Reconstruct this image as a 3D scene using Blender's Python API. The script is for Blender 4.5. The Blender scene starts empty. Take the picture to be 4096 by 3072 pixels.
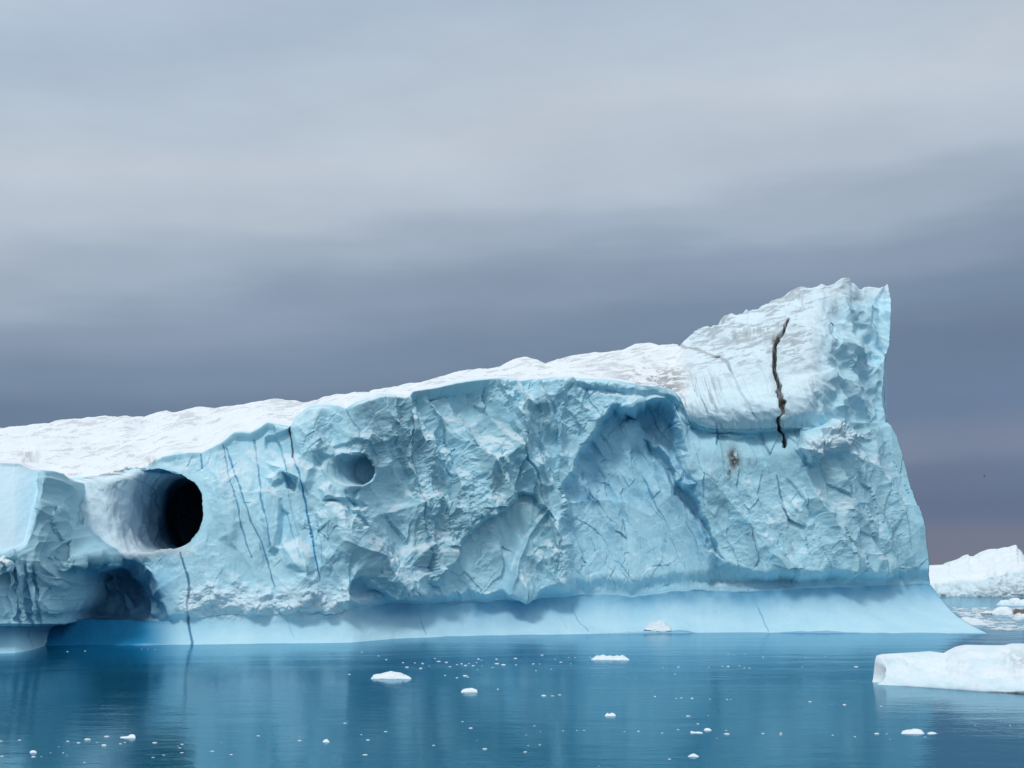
import bpy, math
import numpy as np
from mathutils import Vector

R = math.radians
S = bpy.context.scene
COL = S.collection

# ------------------------------------------------------------------ camera
HCAM, F, HOR = 6.0, 5689.0, 2262.0           # eye height (m), focal length and horizon row of the 4096x3072 photo
PITCH = math.atan((HOR - 1536.0) / F)
cam_d = bpy.data.cameras.new("camera")
cam_d.lens, cam_d.sensor_width, cam_d.sensor_fit = 36.0 * F / 4096.0, 36.0, 'HORIZONTAL'
cam_d.clip_start, cam_d.clip_end = 0.5, 60000.0
cam = bpy.data.objects.new("camera", cam_d)
COL.objects.link(cam)
cam.location = (0, 0, HCAM)
cam.rotation_euler = (R(90) + PITCH, 0, 0)
S.camera = cam

S.view_settings.view_transform = 'Standard'
S.view_settings.look = 'None'
S.view_settings.exposure = 0.0
S.view_settings.gamma = 1.0
S.view_settings.use_curve_mapping = False
S.cycles.max_bounces = 10
S.cycles.diffuse_bounces = 5
S.cycles.glossy_bounces = 3
S.cycles.caustics_reflective = False
S.cycles.caustics_refractive = False
S.cycles.use_denoising = True


def lin(r, g, b):
    def c(v):
        v /= 255.0
        return v / 12.92 if v <= 0.04045 else ((v + 0.055) / 1.055) ** 2.4
    return (c(r), c(g), c(b), 1.0)


# ------------------------------------------------------------------ sky and sun
SUN_EL, SUN_AZ = 52.0, -158.0                # azimuth from +Y, negative = left of the camera, behind it
W = bpy.data.worlds.new("World")
S.world = W
W.use_nodes = True
nt = W.node_tree
nt.nodes.clear()


def N(nt, typ, **kw):
    n = nt.nodes.new(typ)
    for k, v in kw.items():
        if k == 'inp':
            for a, b in v.items():
                n.inputs[a].default_value = b
        else:
            setattr(n, k, v)
    return n


def ramp(n, stops, interp='LINEAR'):
    cr = n.color_ramp
    cr.interpolation = interp
    while len(cr.elements) > 1:
        cr.elements.remove(cr.elements[-1])
    for i, (p, c) in enumerate(stops):
        e = cr.elements[0] if i == 0 else cr.elements.new(p)
        e.position = p
        e.color = c if len(c) == 4 else (*c, 1)


L = nt.links.new
tc = N(nt, 'ShaderNodeTexCoord')
sep = N(nt, 'ShaderNodeSeparateXYZ')
L(tc.outputs['Generated'], sep.inputs[0])
# streaky cloud bands: noise squeezed in height, used to bend the elevation before the colour ramp
mp = N(nt, 'ShaderNodeMapping', inp={'Scale': (2.2, 2.2, 16.0)})
L(tc.outputs['Generated'], mp.inputs[0])
n1 = N(nt, 'ShaderNodeTexNoise', inp={'Scale': 1.0, 'Detail': 5.0, 'Roughness': 0.55})
L(mp.outputs[0], n1.inputs['Vector'])
mp2 = N(nt, 'ShaderNodeMapping', inp={'Scale': (1.6, 1.6, 5.0), 'Location': (3.1, 0.4, 1.0)})
L(tc.outputs['Generated'], mp2.inputs[0])
n2 = N(nt, 'ShaderNodeTexNoise', inp={'Scale': 1.6, 'Detail': 3.0, 'Roughness': 0.5})
L(mp2.outputs[0], n2.inputs['Vector'])


def M(nt, op, a, b=None, c=None):
    n = N(nt, 'ShaderNodeMath', operation=op)
    for i, v in enumerate((a, b, c)):
        if v is None:
            continue
        if isinstance(v, (int, float)):
            n.inputs[i].default_value = v
        else:
            nt.links.new(v, n.inputs[i])
    return n.outputs[0]


wob = M(nt, 'ADD', M(nt, 'MULTIPLY', M(nt, 'SUBTRACT', n1.outputs[0], 0.5), 0.075),
        M(nt, 'MULTIPLY', M(nt, 'SUBTRACT', n2.outputs[0], 0.5), 0.11))
zabs = M(nt, 'ABSOLUTE', sep.outputs[2])
damp = M(nt, 'MINIMUM', M(nt, 'MULTIPLY', zabs, 5.0), 1.0)
# the cloud base sags towards the left, so the pale layer reaches lower there
tilt = M(nt, 'MULTIPLY', sep.outputs[0], -0.13)
el = M(nt, 'ADD', zabs, M(nt, 'MULTIPLY', damp, M(nt, 'ADD', wob, tilt)))
cr = N(nt, 'ShaderNodeValToRGB')
L(el, cr.inputs[0])
sky = [(0.000, (115, 121, 137)), (0.014, (113, 120, 139)), (0.030, (100, 114, 142)), (0.050, (107, 121, 147)),
       (0.066, (122, 135, 159)), (0.088, (109, 129, 157)), (0.115, (108, 127, 152)), (0.150, (121, 141, 164)),
       (0.185, (139, 156, 178)), (0.215, (160, 175, 193)), (0.250, (180, 192, 206)), (0.300, (188, 199, 211)),
       (0.340, (180, 194, 209)), (0.380, (173, 189, 208))]
stops = [(p, lin(*c)) for p, c in sky]
stops += [(0.46, (0.62, 0.70, 0.80, 1)), (0.60, (0.88, 0.95, 1.01, 1)), (1.0, (1.02, 1.09, 1.15, 1))]
ramp(cr, stops, 'EASE')
# the cloud behind the camera is thinner and brighter
back = N(nt, 'ShaderNodeMapRange', inp={'From Min': -0.15, 'From Max': 1.0, 'To Min': 0.0, 'To Max': 1.0})
L(M(nt, 'MULTIPLY', sep.outputs[1], -1.0), back.inputs[0])
bg_c = N(nt, 'ShaderNodeBackground')
mixc = N(nt, 'ShaderNodeMix', data_type='RGBA')
L(M(nt, 'MULTIPLY', back.outputs[0], 0.8), mixc.inputs[0])
mp3 = N(nt, 'ShaderNodeMapping', inp={'Scale': (5.0, 5.0, 13.0), 'Location': (7.7, 2.2, 0.3)})
L(tc.outputs['Generated'], mp3.inputs[0])
n3 = N(nt, 'ShaderNodeTexNoise', inp={'Scale': 1.0, 'Detail': 6.0, 'Roughness': 0.6})
L(mp3.outputs[0], n3.inputs['Vector'])
mot = N(nt, 'ShaderNodeMix', data_type='RGBA', blend_type='MULTIPLY', inp={0: 1.0})
L(cr.outputs[0], mot.inputs[6])
mv = M(nt, 'ADD', 0.86, M(nt, 'MULTIPLY', n3.outputs[0], 0.28))
L(mv, mot.inputs[7])
L(mot.outputs[2], mixc.inputs[6])
mixc.inputs[7].default_value = (0.60, 0.68, 0.74, 1)
L(mixc.outputs[2], bg_c.inputs[0])
bg_c.inputs[1].default_value = 1.0
nish = N(nt, 'ShaderNodeTexSky', sky_type='NISHITA', sun_disc=False, sun_elevation=R(SUN_EL),
         sun_rotation=R(SUN_AZ % 360), altitude=0, air_density=1.0, dust_density=1.5, ozone_density=1.0)
bg_n = N(nt, 'ShaderNodeBackground', inp={'Strength': 0.1})
L(nish.outputs[0], bg_n.inputs[0])
mixs = N(nt, 'ShaderNodeMixShader')
thin = N(nt, 'ShaderNodeMapRange', inp={'From Min': 0.42, 'From Max': 0.9, 'To Min': 0.0, 'To Max': 0.3})
L(sep.outputs[2], thin.inputs[0])
L(thin.outputs[0], mixs.inputs[0])
L(bg_c.outputs[0], mixs.inputs[1])
L(bg_n.outputs[0], mixs.inputs[2])
wo = N(nt, 'ShaderNodeOutputWorld')
L(mixs.outputs[0], wo.inputs[0])

sun_d = bpy.data.lights.new("sun", 'SUN')
sun_d.energy, sun_d.angle, sun_d.color = 1.3, R(12), (1.0, 0.97, 0.93)
sun = bpy.data.objects.new("sun", sun_d)
COL.objects.link(sun)
sd = Vector((math.sin(R(SUN_AZ)) * math.cos(R(SUN_EL)), math.cos(R(SUN_AZ)) * math.cos(R(SUN_EL)), math.sin(R(SUN_EL))))
sun.rotation_euler = (-sd).to_track_quat('-Z', 'Y').to_euler()
sun.location = sd * 300

# ------------------------------------------------------------------ photo geometry -> world
cp, sp = math.cos(PITCH), math.sin(PITCH)


def at(px, py, Y):
    """world point seen at photo pixel (px,py) that lies Y metres ahead"""
    px, py, Y = np.broadcast_arrays(np.asarray(px, float), np.asarray(py, float), np.asarray(Y, float))
    x = (px - 2048.0) / F
    v = (1536.0 - py) / F
    dy = cp - sp * v
    dz = sp + cp * v
    return np.stack([x / dy * Y, Y, HCAM + dz / dy * Y], -1)


def water_Y(py):
    v = (1536.0 - np.asarray(py, float)) / F
    return -HCAM * (cp - sp * v) / (sp + cp * v)


# ------------------------------------------------------------------ noise
def h2(ix, iy, seed):
    with np.errstate(over='ignore'):
        h = (ix.astype(np.int64) * 374761393 + iy.astype(np.int64) * 668265263 + seed * 974634777) & 0xFFFFFFFF
        h = ((h ^ (h >> 13)) * 1274126177) & 0xFFFFFFFF
        h = ((h ^ (h >> 15)) * 2246822519) & 0xFFFFFFFF
        h = h ^ (h >> 16)
    return h / 4294967296.0


def vn(x, y, seed=0):
    ix, iy = np.floor(x), np.floor(y)
    fx, fy = x - ix, y - iy
    fx = fx * fx * fx * (fx * (fx * 6 - 15) + 10)
    fy = fy * fy * fy * (fy * (fy * 6 - 15) + 10)
    a, b = h2(ix, iy, seed), h2(ix + 1, iy, seed)
    c, d = h2(ix, iy + 1, seed), h2(ix + 1, iy + 1, seed)
    return (a + (b - a) * fx) * (1 - fy) + (c + (d - c) * fx) * fy - 0.5


def fbm(x, y, o=4, seed=0, g=0.5):
    t, a = 0, 1.0
    for i in range(o):
        t = t + a * vn(x * 2 ** i + 17.3 * i, y * 2 ** i - 9.1 * i, seed + i)
        a *= g
    return t


def facets(x, y, seed, tilt=0.7, k=0.55, off=0.3):
    """lower envelope of tilted bowls: scooped fracture faces meeting in sharp ridges"""
    ix, iy = np.floor(x), np.floor(y)
    best = np.full(x.shape, 1e9)
    for dx in (-1, 0, 1):
        for dy in (-1, 0, 1):
            jx, jy = ix + dx, iy + dy
            rx = x - jx - h2(jx, jy, seed)
            ry = y - jy - h2(jx, jy, seed + 1)
            val = k * (rx * rx + ry * ry) + tilt * ((h2(jx, jy, seed + 2) - 0.5) * rx + (h2(jx, jy, seed + 3) - 0.5) * ry) \
                + off * h2(jx, jy, seed + 4)
            best = np.minimum(best, val)
    return best - 0.25


def plates(x, y, seed, tilt=1.0, off=0.5):
    """broken plates: each cell its own plane, with ledges where they meet"""
    ix, iy = np.floor(x), np.floor(y)
    bd = np.full(x.shape, 1e9)
    out = np.zeros(x.shape)
    for dx in (-1, 0, 1):
        for dy in (-1, 0, 1):
            jx, jy = ix + dx, iy + dy
            rx = x - jx - h2(jx, jy, seed)
            ry = y - jy - h2(jx, jy, seed + 1)
            d = rx * rx + ry * ry
            val = tilt * ((h2(jx, jy, seed + 2) - 0.5) * rx + (h2(jx, jy, seed + 3) - 0.5) * ry) + off * (h2(jx, jy, seed + 4) - 0.5)
            m = d < bd
            out = np.where(m, val, out)
            bd = np.where(m, d, bd)
    return out


def sstep(a, b, x):
    t = np.clip((x - a) / (b - a), 0, 1)
    return t * t * (3 - 2 * t)


def sdf_poly(px, py, poly):
    """signed distance to a polygon, positive inside"""
    P = np.array(poly, float)
    d = np.full(px.shape, 1e18)
    ins = np.zeros(px.shape, bool)
    n = len(P)
    for i in range(n):
        a, b = P[i], P[(i + 1) % n]
        ex, ey = b - a
        wx, wy = px - a[0], py - a[1]
        t = np.clip((wx * ex + wy * ey) / (ex * ex + ey * ey), 0, 1)
        d = np.minimum(d, (wx - ex * t) ** 2 + (wy - ey * t) ** 2)
        if a[1] != b[1]:
            ins ^= ((a[1] > py) != (b[1] > py)) & (px < (b[0] - a[0]) * (py - a[1]) / (b[1] - a[1]) + a[0])
    d = np.sqrt(d)
    return np.where(ins, d, -d)


def dist_line(px, py, pts):
    P = np.array(pts, float)
    d = np.full(px.shape, 1e18)
    for a, b in zip(P[:-1], P[1:]):
        ex, ey = b - a
        wx, wy = px - a[0], py - a[1]
        t = np.clip((wx * ex + wy * ey) / (ex * ex + ey * ey), 0, 1)
        d = np.minimum(d, (wx - ex * t) ** 2 + (wy - ey * t) ** 2)
    return np.sqrt(d)


def curve(u, pts, smooth=0):
    P = np.array(pts, float)
    y = np.interp(u, P[:, 0], P[:, 1])
    if smooth:
        k = np.ones(smooth) / smooth
        y = np.convolve(np.pad(y, smooth // 2, 'edge'), k, 'valid')[:len(u)]
    return y


# ------------------------------------------------------------------ materials
def mat_new(name):
    m = bpy.data.materials.new(name)
    m.use_nodes = True
    m.node_tree.nodes.clear()
    return m, m.node_tree


ICE = (0.45, 0.77, 0.90, 1)


def ice_material(name, ice=ICE, snow=(0.80, 0.855, 0.895, 1), bump=0.035):
    """attribute 'tint': R snow cover and painted light, G rock dust, B dense blue ice and painted shade, A grey clouded ice and painted shade"""
    m, t = mat_new(name)
    l = t.links.new
    at_ = N(t, 'ShaderNodeAttribute', attribute_name='tint')
    s = N(t, 'ShaderNodeSeparateColor')
    l(at_.outputs['Color'], s.inputs[0])
    co = N(t, 'ShaderNodeTexCoord')
    nz = N(t, 'ShaderNodeTexNoise', inp={'Scale': 0.35, 'Detail': 6.0, 'Roughness': 0.6})
    l(co.outputs['Object'], nz.inputs['Vector'])
    nf = N(t, 'ShaderNodeTexNoise', inp={'Scale': 4.0, 'Detail': 6.0, 'Roughness': 0.65})
    l(co.outputs['Object'], nf.inputs['Vector'])

    def mix(fac, a, b):
        n = N(t, 'ShaderNodeMix', data_type='RGBA')
        for sock, v in ((0, fac), (6, a), (7, b)):
            if isinstance(v, (int, float, tuple)):
                n.inputs[sock].default_value = v
            else:
                l(v, n.inputs[sock])
        return n.outputs[2]

    r0 = N(t, 'ShaderNodeMapRange', inp={'From Min': 0.3, 'From Max': 0.7, 'To Min': 0.0, 'To Max': 1.0})
    l(nz.outputs[0], r0.inputs[0])
    dark = (ice[0] * 0.86, ice[1] * 0.93, ice[2] * 0.96, 1)
    lite = (min(1, ice[0] * 1.14), ice[1] * 1.05, ice[2] * 1.02, 1)
    c = mix(r0.outputs[0], dark, lite)
    rg = N(t, 'ShaderNodeMapRange', inp={'From Min': 0.35, 'From Max': 0.65, 'To Min': 0.0, 'To Max': 0.22})
    l(nf.outputs[0], rg.inputs[0])
    c = mix(rg.outputs[0], c, (0.62, 0.85, 0.92, 1))
    c = mix(at_.outputs['Alpha'], c, (0.36, 0.60, 0.69, 1))
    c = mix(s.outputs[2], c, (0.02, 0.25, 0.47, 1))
    c = mix(s.outputs[0], c, snow)
    dm = M(t, 'MULTIPLY', s.outputs[1], M(t, 'ADD', 0.35, M(t, 'MULTIPLY', nf.outputs[0], 1.3)))
    dm = M(t, 'MINIMUM', dm, 0.97)
    c = mix(dm, c, (0.095, 0.068, 0.056, 1))
    p = N(t, 'ShaderNodeBsdfPrincipled', inp={'Roughness': 0.55, 'IOR': 1.31, 'Specular IOR Level': 0.3})
    l(c, p.inputs['Base Color'])
    b = N(t, 'ShaderNodeBump', inp={'Strength': 1.0, 'Distance': bump})
    l(nf.outputs[0], b.inputs['Height'])
    l(b.outputs[0], p.inputs['Normal'])
    o = N(t, 'ShaderNodeOutputMaterial')
    l(p.outputs[0], o.inputs[0])
    return m


MAT_ICE = ice_material("glacier_ice")
MAT_SNOW = ice_material("floe_snow", ice=(0.66, 0.83, 0.89, 1), bump=0.03)


def grid_mesh(name, P, tint, mat, normals=None, parent=None):
    nr, nc = P.shape[:2]
    me = bpy.data.meshes.new(name)
    me.vertices.add(nr * nc)
    me.vertices.foreach_set('co', P.reshape(-1).astype(np.float32))
    idx = np.arange(nr * nc).reshape(nr, nc)
    q = np.stack([idx[:-1, :-1], idx[:-1, 1:], idx[1:, 1:], idx[1:, :-1]], -1).reshape(-1, 4)
    me.loops.add(q.size)
    me.loops.foreach_set('vertex_index', q.reshape(-1).astype(np.int32))
    me.polygons.add(len(q))
    me.polygons.foreach_set('loop_start', np.arange(0, q.size, 4, dtype=np.int32))
    me.polygons.foreach_set('use_smooth', np.ones(len(q), bool))
    me.update(calc_edges=True)
    a = me.color_attributes.new('tint', 'FLOAT_COLOR', 'POINT')
    a.data.foreach_set('color', tint.reshape(-1).astype(np.float32))
    if normals is not None:
        me.normals_split_custom_set_from_vertices(normals.reshape(-1, 3).astype(np.float32).tolist())
    me.materials.append(mat)
    o = bpy.data.objects.new(name, me)
    COL.objects.link(o)
    if parent:
        o.parent = parent
        o.matrix_parent_inverse = parent.matrix_world.inverted()
    return o


def normals_of(P):
    du = np.gradient(P, axis=1)
    dv = np.gradient(P, axis=0)
    n = np.cross(du, dv)
    return n / np.maximum(np.linalg.norm(n, axis=-1, keepdims=True), 1e-9)


def tag(o, label, cat, group=None):
    o['label'], o['category'] = label, cat
    if group:
        o['group'] = group
    return o


def empty(name, loc):
    o = bpy.data.objects.new(name, None)
    o.location = loc
    o.empty_display_size = 0.5
    COL.objects.link(o)
    bpy.context.view_layer.update()
    return o


# ------------------------------------------------------------------ the sea
def build_water():
    xs = np.concatenate([-np.geomspace(30000, 400, 10), np.linspace(-300, 300, 61), np.geomspace(400, 30000, 10)])
    ys = np.concatenate([[-30000, -4000, -600], np.linspace(-100, 500, 61), np.geomspace(700, 45000, 12)])
    X, Y = np.meshgrid(xs, ys)
    P = np.stack([X, Y, np.zeros_like(X)], -1)
    m, t = mat_new("sea_water")
    l = t.links.new
    co = N(t, 'ShaderNodeTexCoord')
    hs = []
    for sc, det, w in (((0.55, 1.1, 1), 4.0, 0.017), ((0.10, 0.22, 1), 3.0, 0.055), ((3.0, 4.2, 1), 2.0, 0.008)):
        mpn = N(t, 'ShaderNodeMapping', inp={'Scale': sc})
        l(co.outputs['Object'], mpn.inputs[0])
        nn = N(t, 'ShaderNodeTexNoise', inp={'Scale': 1.0, 'Detail': det, 'Roughness': 0.55})
        l(mpn.outputs[0], nn.inputs['Vector'])
        hs.append(M(t, 'MULTIPLY', nn.outputs[0], w))
    h = M(t, 'ADD', M(t, 'ADD', hs[0], hs[1]), hs[2])
    # cat's-paws: breeze-ruffled patches between calm ones
    mpn = N(t, 'ShaderNodeMapping', inp={'Scale': (0.02, 0.11, 1)})
    l(co.outputs['Object'], mpn.inputs[0])
    pn = N(t, 'ShaderNodeTexNoise', inp={'Scale': 1.0, 'Detail': 4.0, 'Roughness': 0.6})
    l(mpn.outputs[0], pn.inputs['Vector'])
    pr = N(t, 'ShaderNodeMapRange', inp={'From Min': 0.35, 'From Max': 0.65, 'To Min': 0.35, 'To Max': 1.0})
    l(pn.outputs[0], pr.inputs[0])
    b = N(t, 'ShaderNodeBump', inp={'Distance': 1.0})
    l(h, b.inputs['Height'])
    l(pr.outputs[0], b.inputs['Strength'])
    fr = N(t, 'ShaderNodeFresnel', inp={'IOR': 1.333})
    l(b.outputs[0], fr.inputs['Normal'])
    body = N(t, 'ShaderNodeBsdfDiffuse', inp={'Color': (0.003, 0.092, 0.160, 1)})
    glo = N(t, 'ShaderNodeBsdfGlossy', inp={'Color': (0.58, 0.80, 0.92, 1), 'Roughness': 0.09})
    l(b.outputs[0], glo.inputs['Normal'])
    p = N(t, 'ShaderNodeMixShader')
    l(fr.outputs[0], p.inputs[0])
    l(body.outputs[0], p.inputs[1])
    l(glo.outputs[0], p.inputs[2])
    o = N(t, 'ShaderNodeOutputMaterial')
    l(p.outputs[0], o.inputs[0])
    w = grid_mesh("water", P, np.zeros((*X.shape, 4)), m)
    w['kind'] = 'structure'


build_water()

# ------------------------------------------------------------------ the big iceberg
U = np.concatenate([np.linspace(-1500, -60, 70), np.linspace(-55, 3560, 1500)])
NU = len(U)
E = sstep(3180, 3560, U)                      # 0..1 round the right-hand flank
e_ = np.clip((U - 3180) / 380.0, 0, 1)


def flank(sil):
    """columns run straight up the photo until 3180, then fan out to the flank's outline"""
    return np.where(U < 3180, U, 3180 + e_ * (sil - 3180))


wl_py = curve(U, [(-1500, 2612), (0, 2590), (177, 2583), (724, 2578), (1000, 2575), (1405, 2570), (1600, 2553), (1800, 2546), (2022, 2541),
                  (2360, 2535), (2900, 2531), (3300, 2532), (3560, 2537)], 25)
Yw = water_Y(wl_py)
Yc = curve(U, [(-1500, 107), (177, 107), (724, 108), (1405, 110.5), (1800, 117), (2360, 123), (2900, 125), (3560, 124)], 61)  # the cliff's own line

no_py = curve(U, [(-1500, 2490), (0, 2484), (650, 2484), (760, 2478), (900, 2462), (1300, 2452), (1420, 2432), (1600, 2414), (1769, 2410), (2022, 2406), (2150, 2398), (2275, 2389),
                  (2613, 2376), (2900, 2368), (3300, 2352), (3560, 2336)], 9) + 14 * fbm(U / 170, U * 0, 4, 79, 0.6) * sstep(3560, 3400, U)
top_pts = [(-1500, 1960), (0, 1930), (200, 1925), (297, 1920), (427, 1898), (506, 1873), (572, 1876), (651, 1826), (700, 1818), (752, 1811), (810, 1811),
           (868, 1779), (884, 1772), (935, 1731), (965, 1728), (998, 1733), (1037, 1713), (1068, 1690), (1110, 1697), (1162, 1705), (1173, 1690),
           (1186, 1666), (1233, 1631), (1288, 1622), (1350, 1623), (1382, 1635), (1421, 1611), (1507, 1586), (1570, 1588), (1600, 1602), (1624, 1623),
           (1632, 1600), (1652, 1566), (1687, 1560), (1750, 1550), (1828, 1532), (1929, 1518), (1997, 1511), (2081, 1524), (2130, 1518), (2182, 1515),
           (2275, 1511), (2317, 1515), (2444, 1520), (2571, 1542), (2630, 1545), (2695, 1565), (2720, 1590), (2740, 1640), (2756, 1680),
           (2799, 1708), (2866, 1722), (3010, 1722), (3112, 1716), (3215, 1712), (3297, 1700), (3400, 1690), (3560, 1690)]
top_py = curve(U, top_pts, 5)
cr_pts = [(-1500, 1760), (0, 1694), (181, 1681), (347, 1670), (499, 1665), (545, 1667), (579, 1674), (630, 1659), (767, 1637), (868, 1619), (900, 1617), (960, 1613), (1000, 1607), (1030, 1600),
          (1075, 1587), (1130, 1584), (1170, 1592), (1205, 1598), (1240, 1590), (1290, 1565), (1340, 1556), (1400, 1552), (1440, 1557), (1480, 1553), (1560, 1546), (1620, 1540), (1700, 1530), (1760, 1512), (1800, 1503),
          (1850, 1494), (1930, 1482), (2000, 1474), (2060, 1455), (2110, 1443), (2150, 1443), (2182, 1457), (2230, 1438), (2300, 1420), (2340, 1410), (2380, 1409), (2405, 1414), (2450, 1403), (2490, 1406), (2540, 1393), (2600, 1386), (2680, 1384), (2719, 1383),
          (2760, 1352), (2795, 1320), (2836, 1313), (2845, 1318), (2900, 1275), (2928, 1260), (2945, 1262), (2989, 1240), (2992, 1247), (3030, 1232), (3082, 1200), (3153, 1166), (3210, 1151), (3232, 1152), (3250, 1155)]
# the crest beyond 3250 is fanned: give it in photo x, then look it up through the flank mapping
cr_px = flank(3556.0)
cr_pts += [(3290, 1136), (3305, 1138), (3345, 1120), (3372, 1108), (3404, 1106), (3412, 1128), (3425, 1130), (3440, 1152), (3452, 1152), (3460, 1142), (3480, 1137),
           (3520, 1145), (3545, 1136), (3553, 1126), (3556, 1140)]
cr_py = curve(cr_px, cr_pts)
TW = sstep(2690, 2800, U)                     # 1 on the tilted tower

# silhouettes of the flank for the rows of the face (photo x at a given photo y)
SIL = np.array([(1100, 3556), (1128, 3556), (1160, 3560), (1195, 3565), (1307, 3561), (1379, 3558), (1400, 3550), (1430, 3538), (1574, 3527), (1676, 3543),
                (1748, 3584), (1871, 3625), (1994, 3655), (2127, 3696), (2250, 3717), (2336, 3719), (2383, 3758), (2430, 3797), (2465, 3830), (2500, 3884), (2527, 3940), (2545, 3965), (2700, 4000)], float)


def px_at(py):
    sil = np.interp(py, SIL[:, 0], SIL[:, 1])
    u = np.broadcast_to(U, py.shape)
    return np.where(u < 3180, u, 3180 + np.clip((u - 3180) / 380.0, 0, 1) * (sil - 3180))


back_off = 13.0 * E ** 1.6                    # the flank turns away from the camera
rows_px, rows_py, rows_Y = [], [], []
seg = []


def add_rows(py, Y, name):
    rows_px.append(px_at(py))
    rows_py.append(py)
    rows_Y.append(Y)
    seg.extend([name] * py.shape[0])


# A: under water
foot_d = curve(U, [(-1500, 4.2), (300, 4.0), (700, 2.8), (1200, 2.2), (1500, 4.2), (2000, 5.4), (3560, 5.4)], 61)
t = np.linspace(0, 1, 7)[:-1][:, None]
Pu = at(px_at(wl_py[None])[0], wl_py, Yw)
under = [(Pu + np.array([0, -1, 0]) * (1 - tt) * 5.0 + np.array([0, 0, -1]) * (1 - tt) * 1.6) for tt in t[:, 0]]
# B: wave-cut foot
NB = 64
t = np.linspace(0, 1, NB)[:, None]
pyB = wl_py + (no_py - wl_py) * t
Yno = np.maximum(Yw, Yc) + foot_d + back_off
YB = Yw + (Yno - Yw) * (1 - (1 - t) ** 2.1)
add_rows(pyB, YB, 'foot')
# C: overhang above the notch
no_py = no_py + 0.0
NC = 26
lip_d = curve(U, [(-1500, 0.8), (200, 0.8), (650, 0.6), (760, 0.3), (1300, 0.3), (1420, 2.3), (1600, 2.8), (1800, 2.5), (2200, 2.0), (2300, 1.4), (2700, 1.2), (2900, 1.4), (3300, 1.4), (3560, 1.0)], 41)
t = np.linspace(0, 1, NC + 1)[1:][:, None]
lip_h = curve(U, [(-1500, 30), (1300, 30), (2150, 36), (2330, 70), (2900, 85), (3300, 80), (3560, 60)], 41)
lip_py = no_py - lip_h - 26 * np.abs(fbm(U / 90, U * 0, 4, 77, 0.6))
pyC = no_py + (lip_py - no_py) * t
Ylip = Yno - lip_d
YC = Yno + (Ylip - Yno) * (0.5 - 0.5 * np.cos(t * math.pi))
add_rows(pyC, YC, 'cliff')
# D: the cliff
ND = 430
t = np.linspace(0, 1, ND + 1)[1:][:, None]
pyD = lip_py + (top_py - lip_py) * t
lean = curve(U, [(-1500, 3), (600, 3.0), (900, 4.0), (1400, 3.5), (2000, 3.0), (2300, 2.0), (2600, 1.0), (2700, 0.8), (2800, 1.2), (3200, 1.6), (3560, 2.5)], 61)
Ytop = Ylip + lean
YD = Ylip + (Ytop - Ylip) * (0.35 * t + 0.65 * t ** 2)
add_rows(pyD, YD, 'cliff')
# E: snow slope up to the crest
NE = 250
t = np.linspace(0, 1, NE + 1)[1:][:, None]
te = t ** 1.15
kk_ = np.ones(61) / 61
top_s = np.convolve(np.pad(top_py, 30, 'edge'), kk_, 'valid')
cr_s = np.convolve(np.pad(cr_py, 30, 'edge'), kk_, 'valid')
pe = 2.0 + 3.0 * TW
pyE = top_s + (cr_s - top_s) * te + (cr_py - cr_s) * te ** pe + (top_py - top_s) * (1 - te) ** pe
crd = curve(U, [(-1500, 42), (0, 38), (900, 30), (1700, 24), (2300, 23), (2690, 20), (2800, 16), (3200, 14), (3450, 9), (3560, 5)], 41)
pw = 1.0 + 1.3 * TW - 0.9 * E
YE = Ytop + 0.25 + crd * (te ** pw) - 1.5 * TW * (1 - E) * np.sin(np.clip(te * 2.6, 0, 1) * math.pi) ** 0.7
add_rows(pyE, YE, 'snow')
PX, PY, YY = np.concatenate(rows_px), np.concatenate(rows_py), np.concatenate(rows_Y)
SEG = np.array(seg)
isC = (SEG == 'cliff')[:, None] * np.ones((1, NU), bool)
isF = (SEG == 'foot')[:, None] * np.ones((1, NU), bool)
isS = (SEG == 'snow')[:, None] * np.ones((1, NU), bool)

# ---- large relief of the cliff, in metres of depth
wx = PX + 26 * fbm(PX / 70, PY / 70, 3, 11)
wy = PY + 26 * fbm(PX / 70, PY / 70, 3, 23)
D = np.zeros_like(PX)


def sint(x, xs, ys):
    g = np.linspace(xs[0] - 60, xs[-1] + 60, 600)
    v = np.interp(g, xs, ys)
    v = np.convolve(np.pad(v, 45, 'edge'), np.ones(91) / 91, 'valid')
    return np.interp(x, g, v)


ARCH = [(2290, 2420), (2262, 2150), (2262, 1950), (2317, 1849), (2377, 1739), (2402, 1680), (2444, 1629), (2571, 1598), (2672, 1592), (2705, 1640), (2738, 1700), (2748, 1806),
        (2800, 1933), (2818, 2010), (2850, 2158), (2910, 2250), (3010, 2286), (3276, 2301), (3330, 2270), (3480, 2420)]
a = sdf_poly(wx * 0.6 + PX * 0.4, wy * 0.6 + PY * 0.4, ARCH)
D += isC * sstep(-6, 26 + 50 * sstep(2500, 2750, PX), a) * sint(PY, [1590, 1700, 1900, 2100, 2300, 2380], [3.2, 3.0, 2.2, 1.5, 0.8, 0.3])
D += isC * sstep(0, 200, a) * sint(PY, [1590, 1750, 2000, 2250], [1.6, 1.2, 0.5, 0.0])
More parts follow.
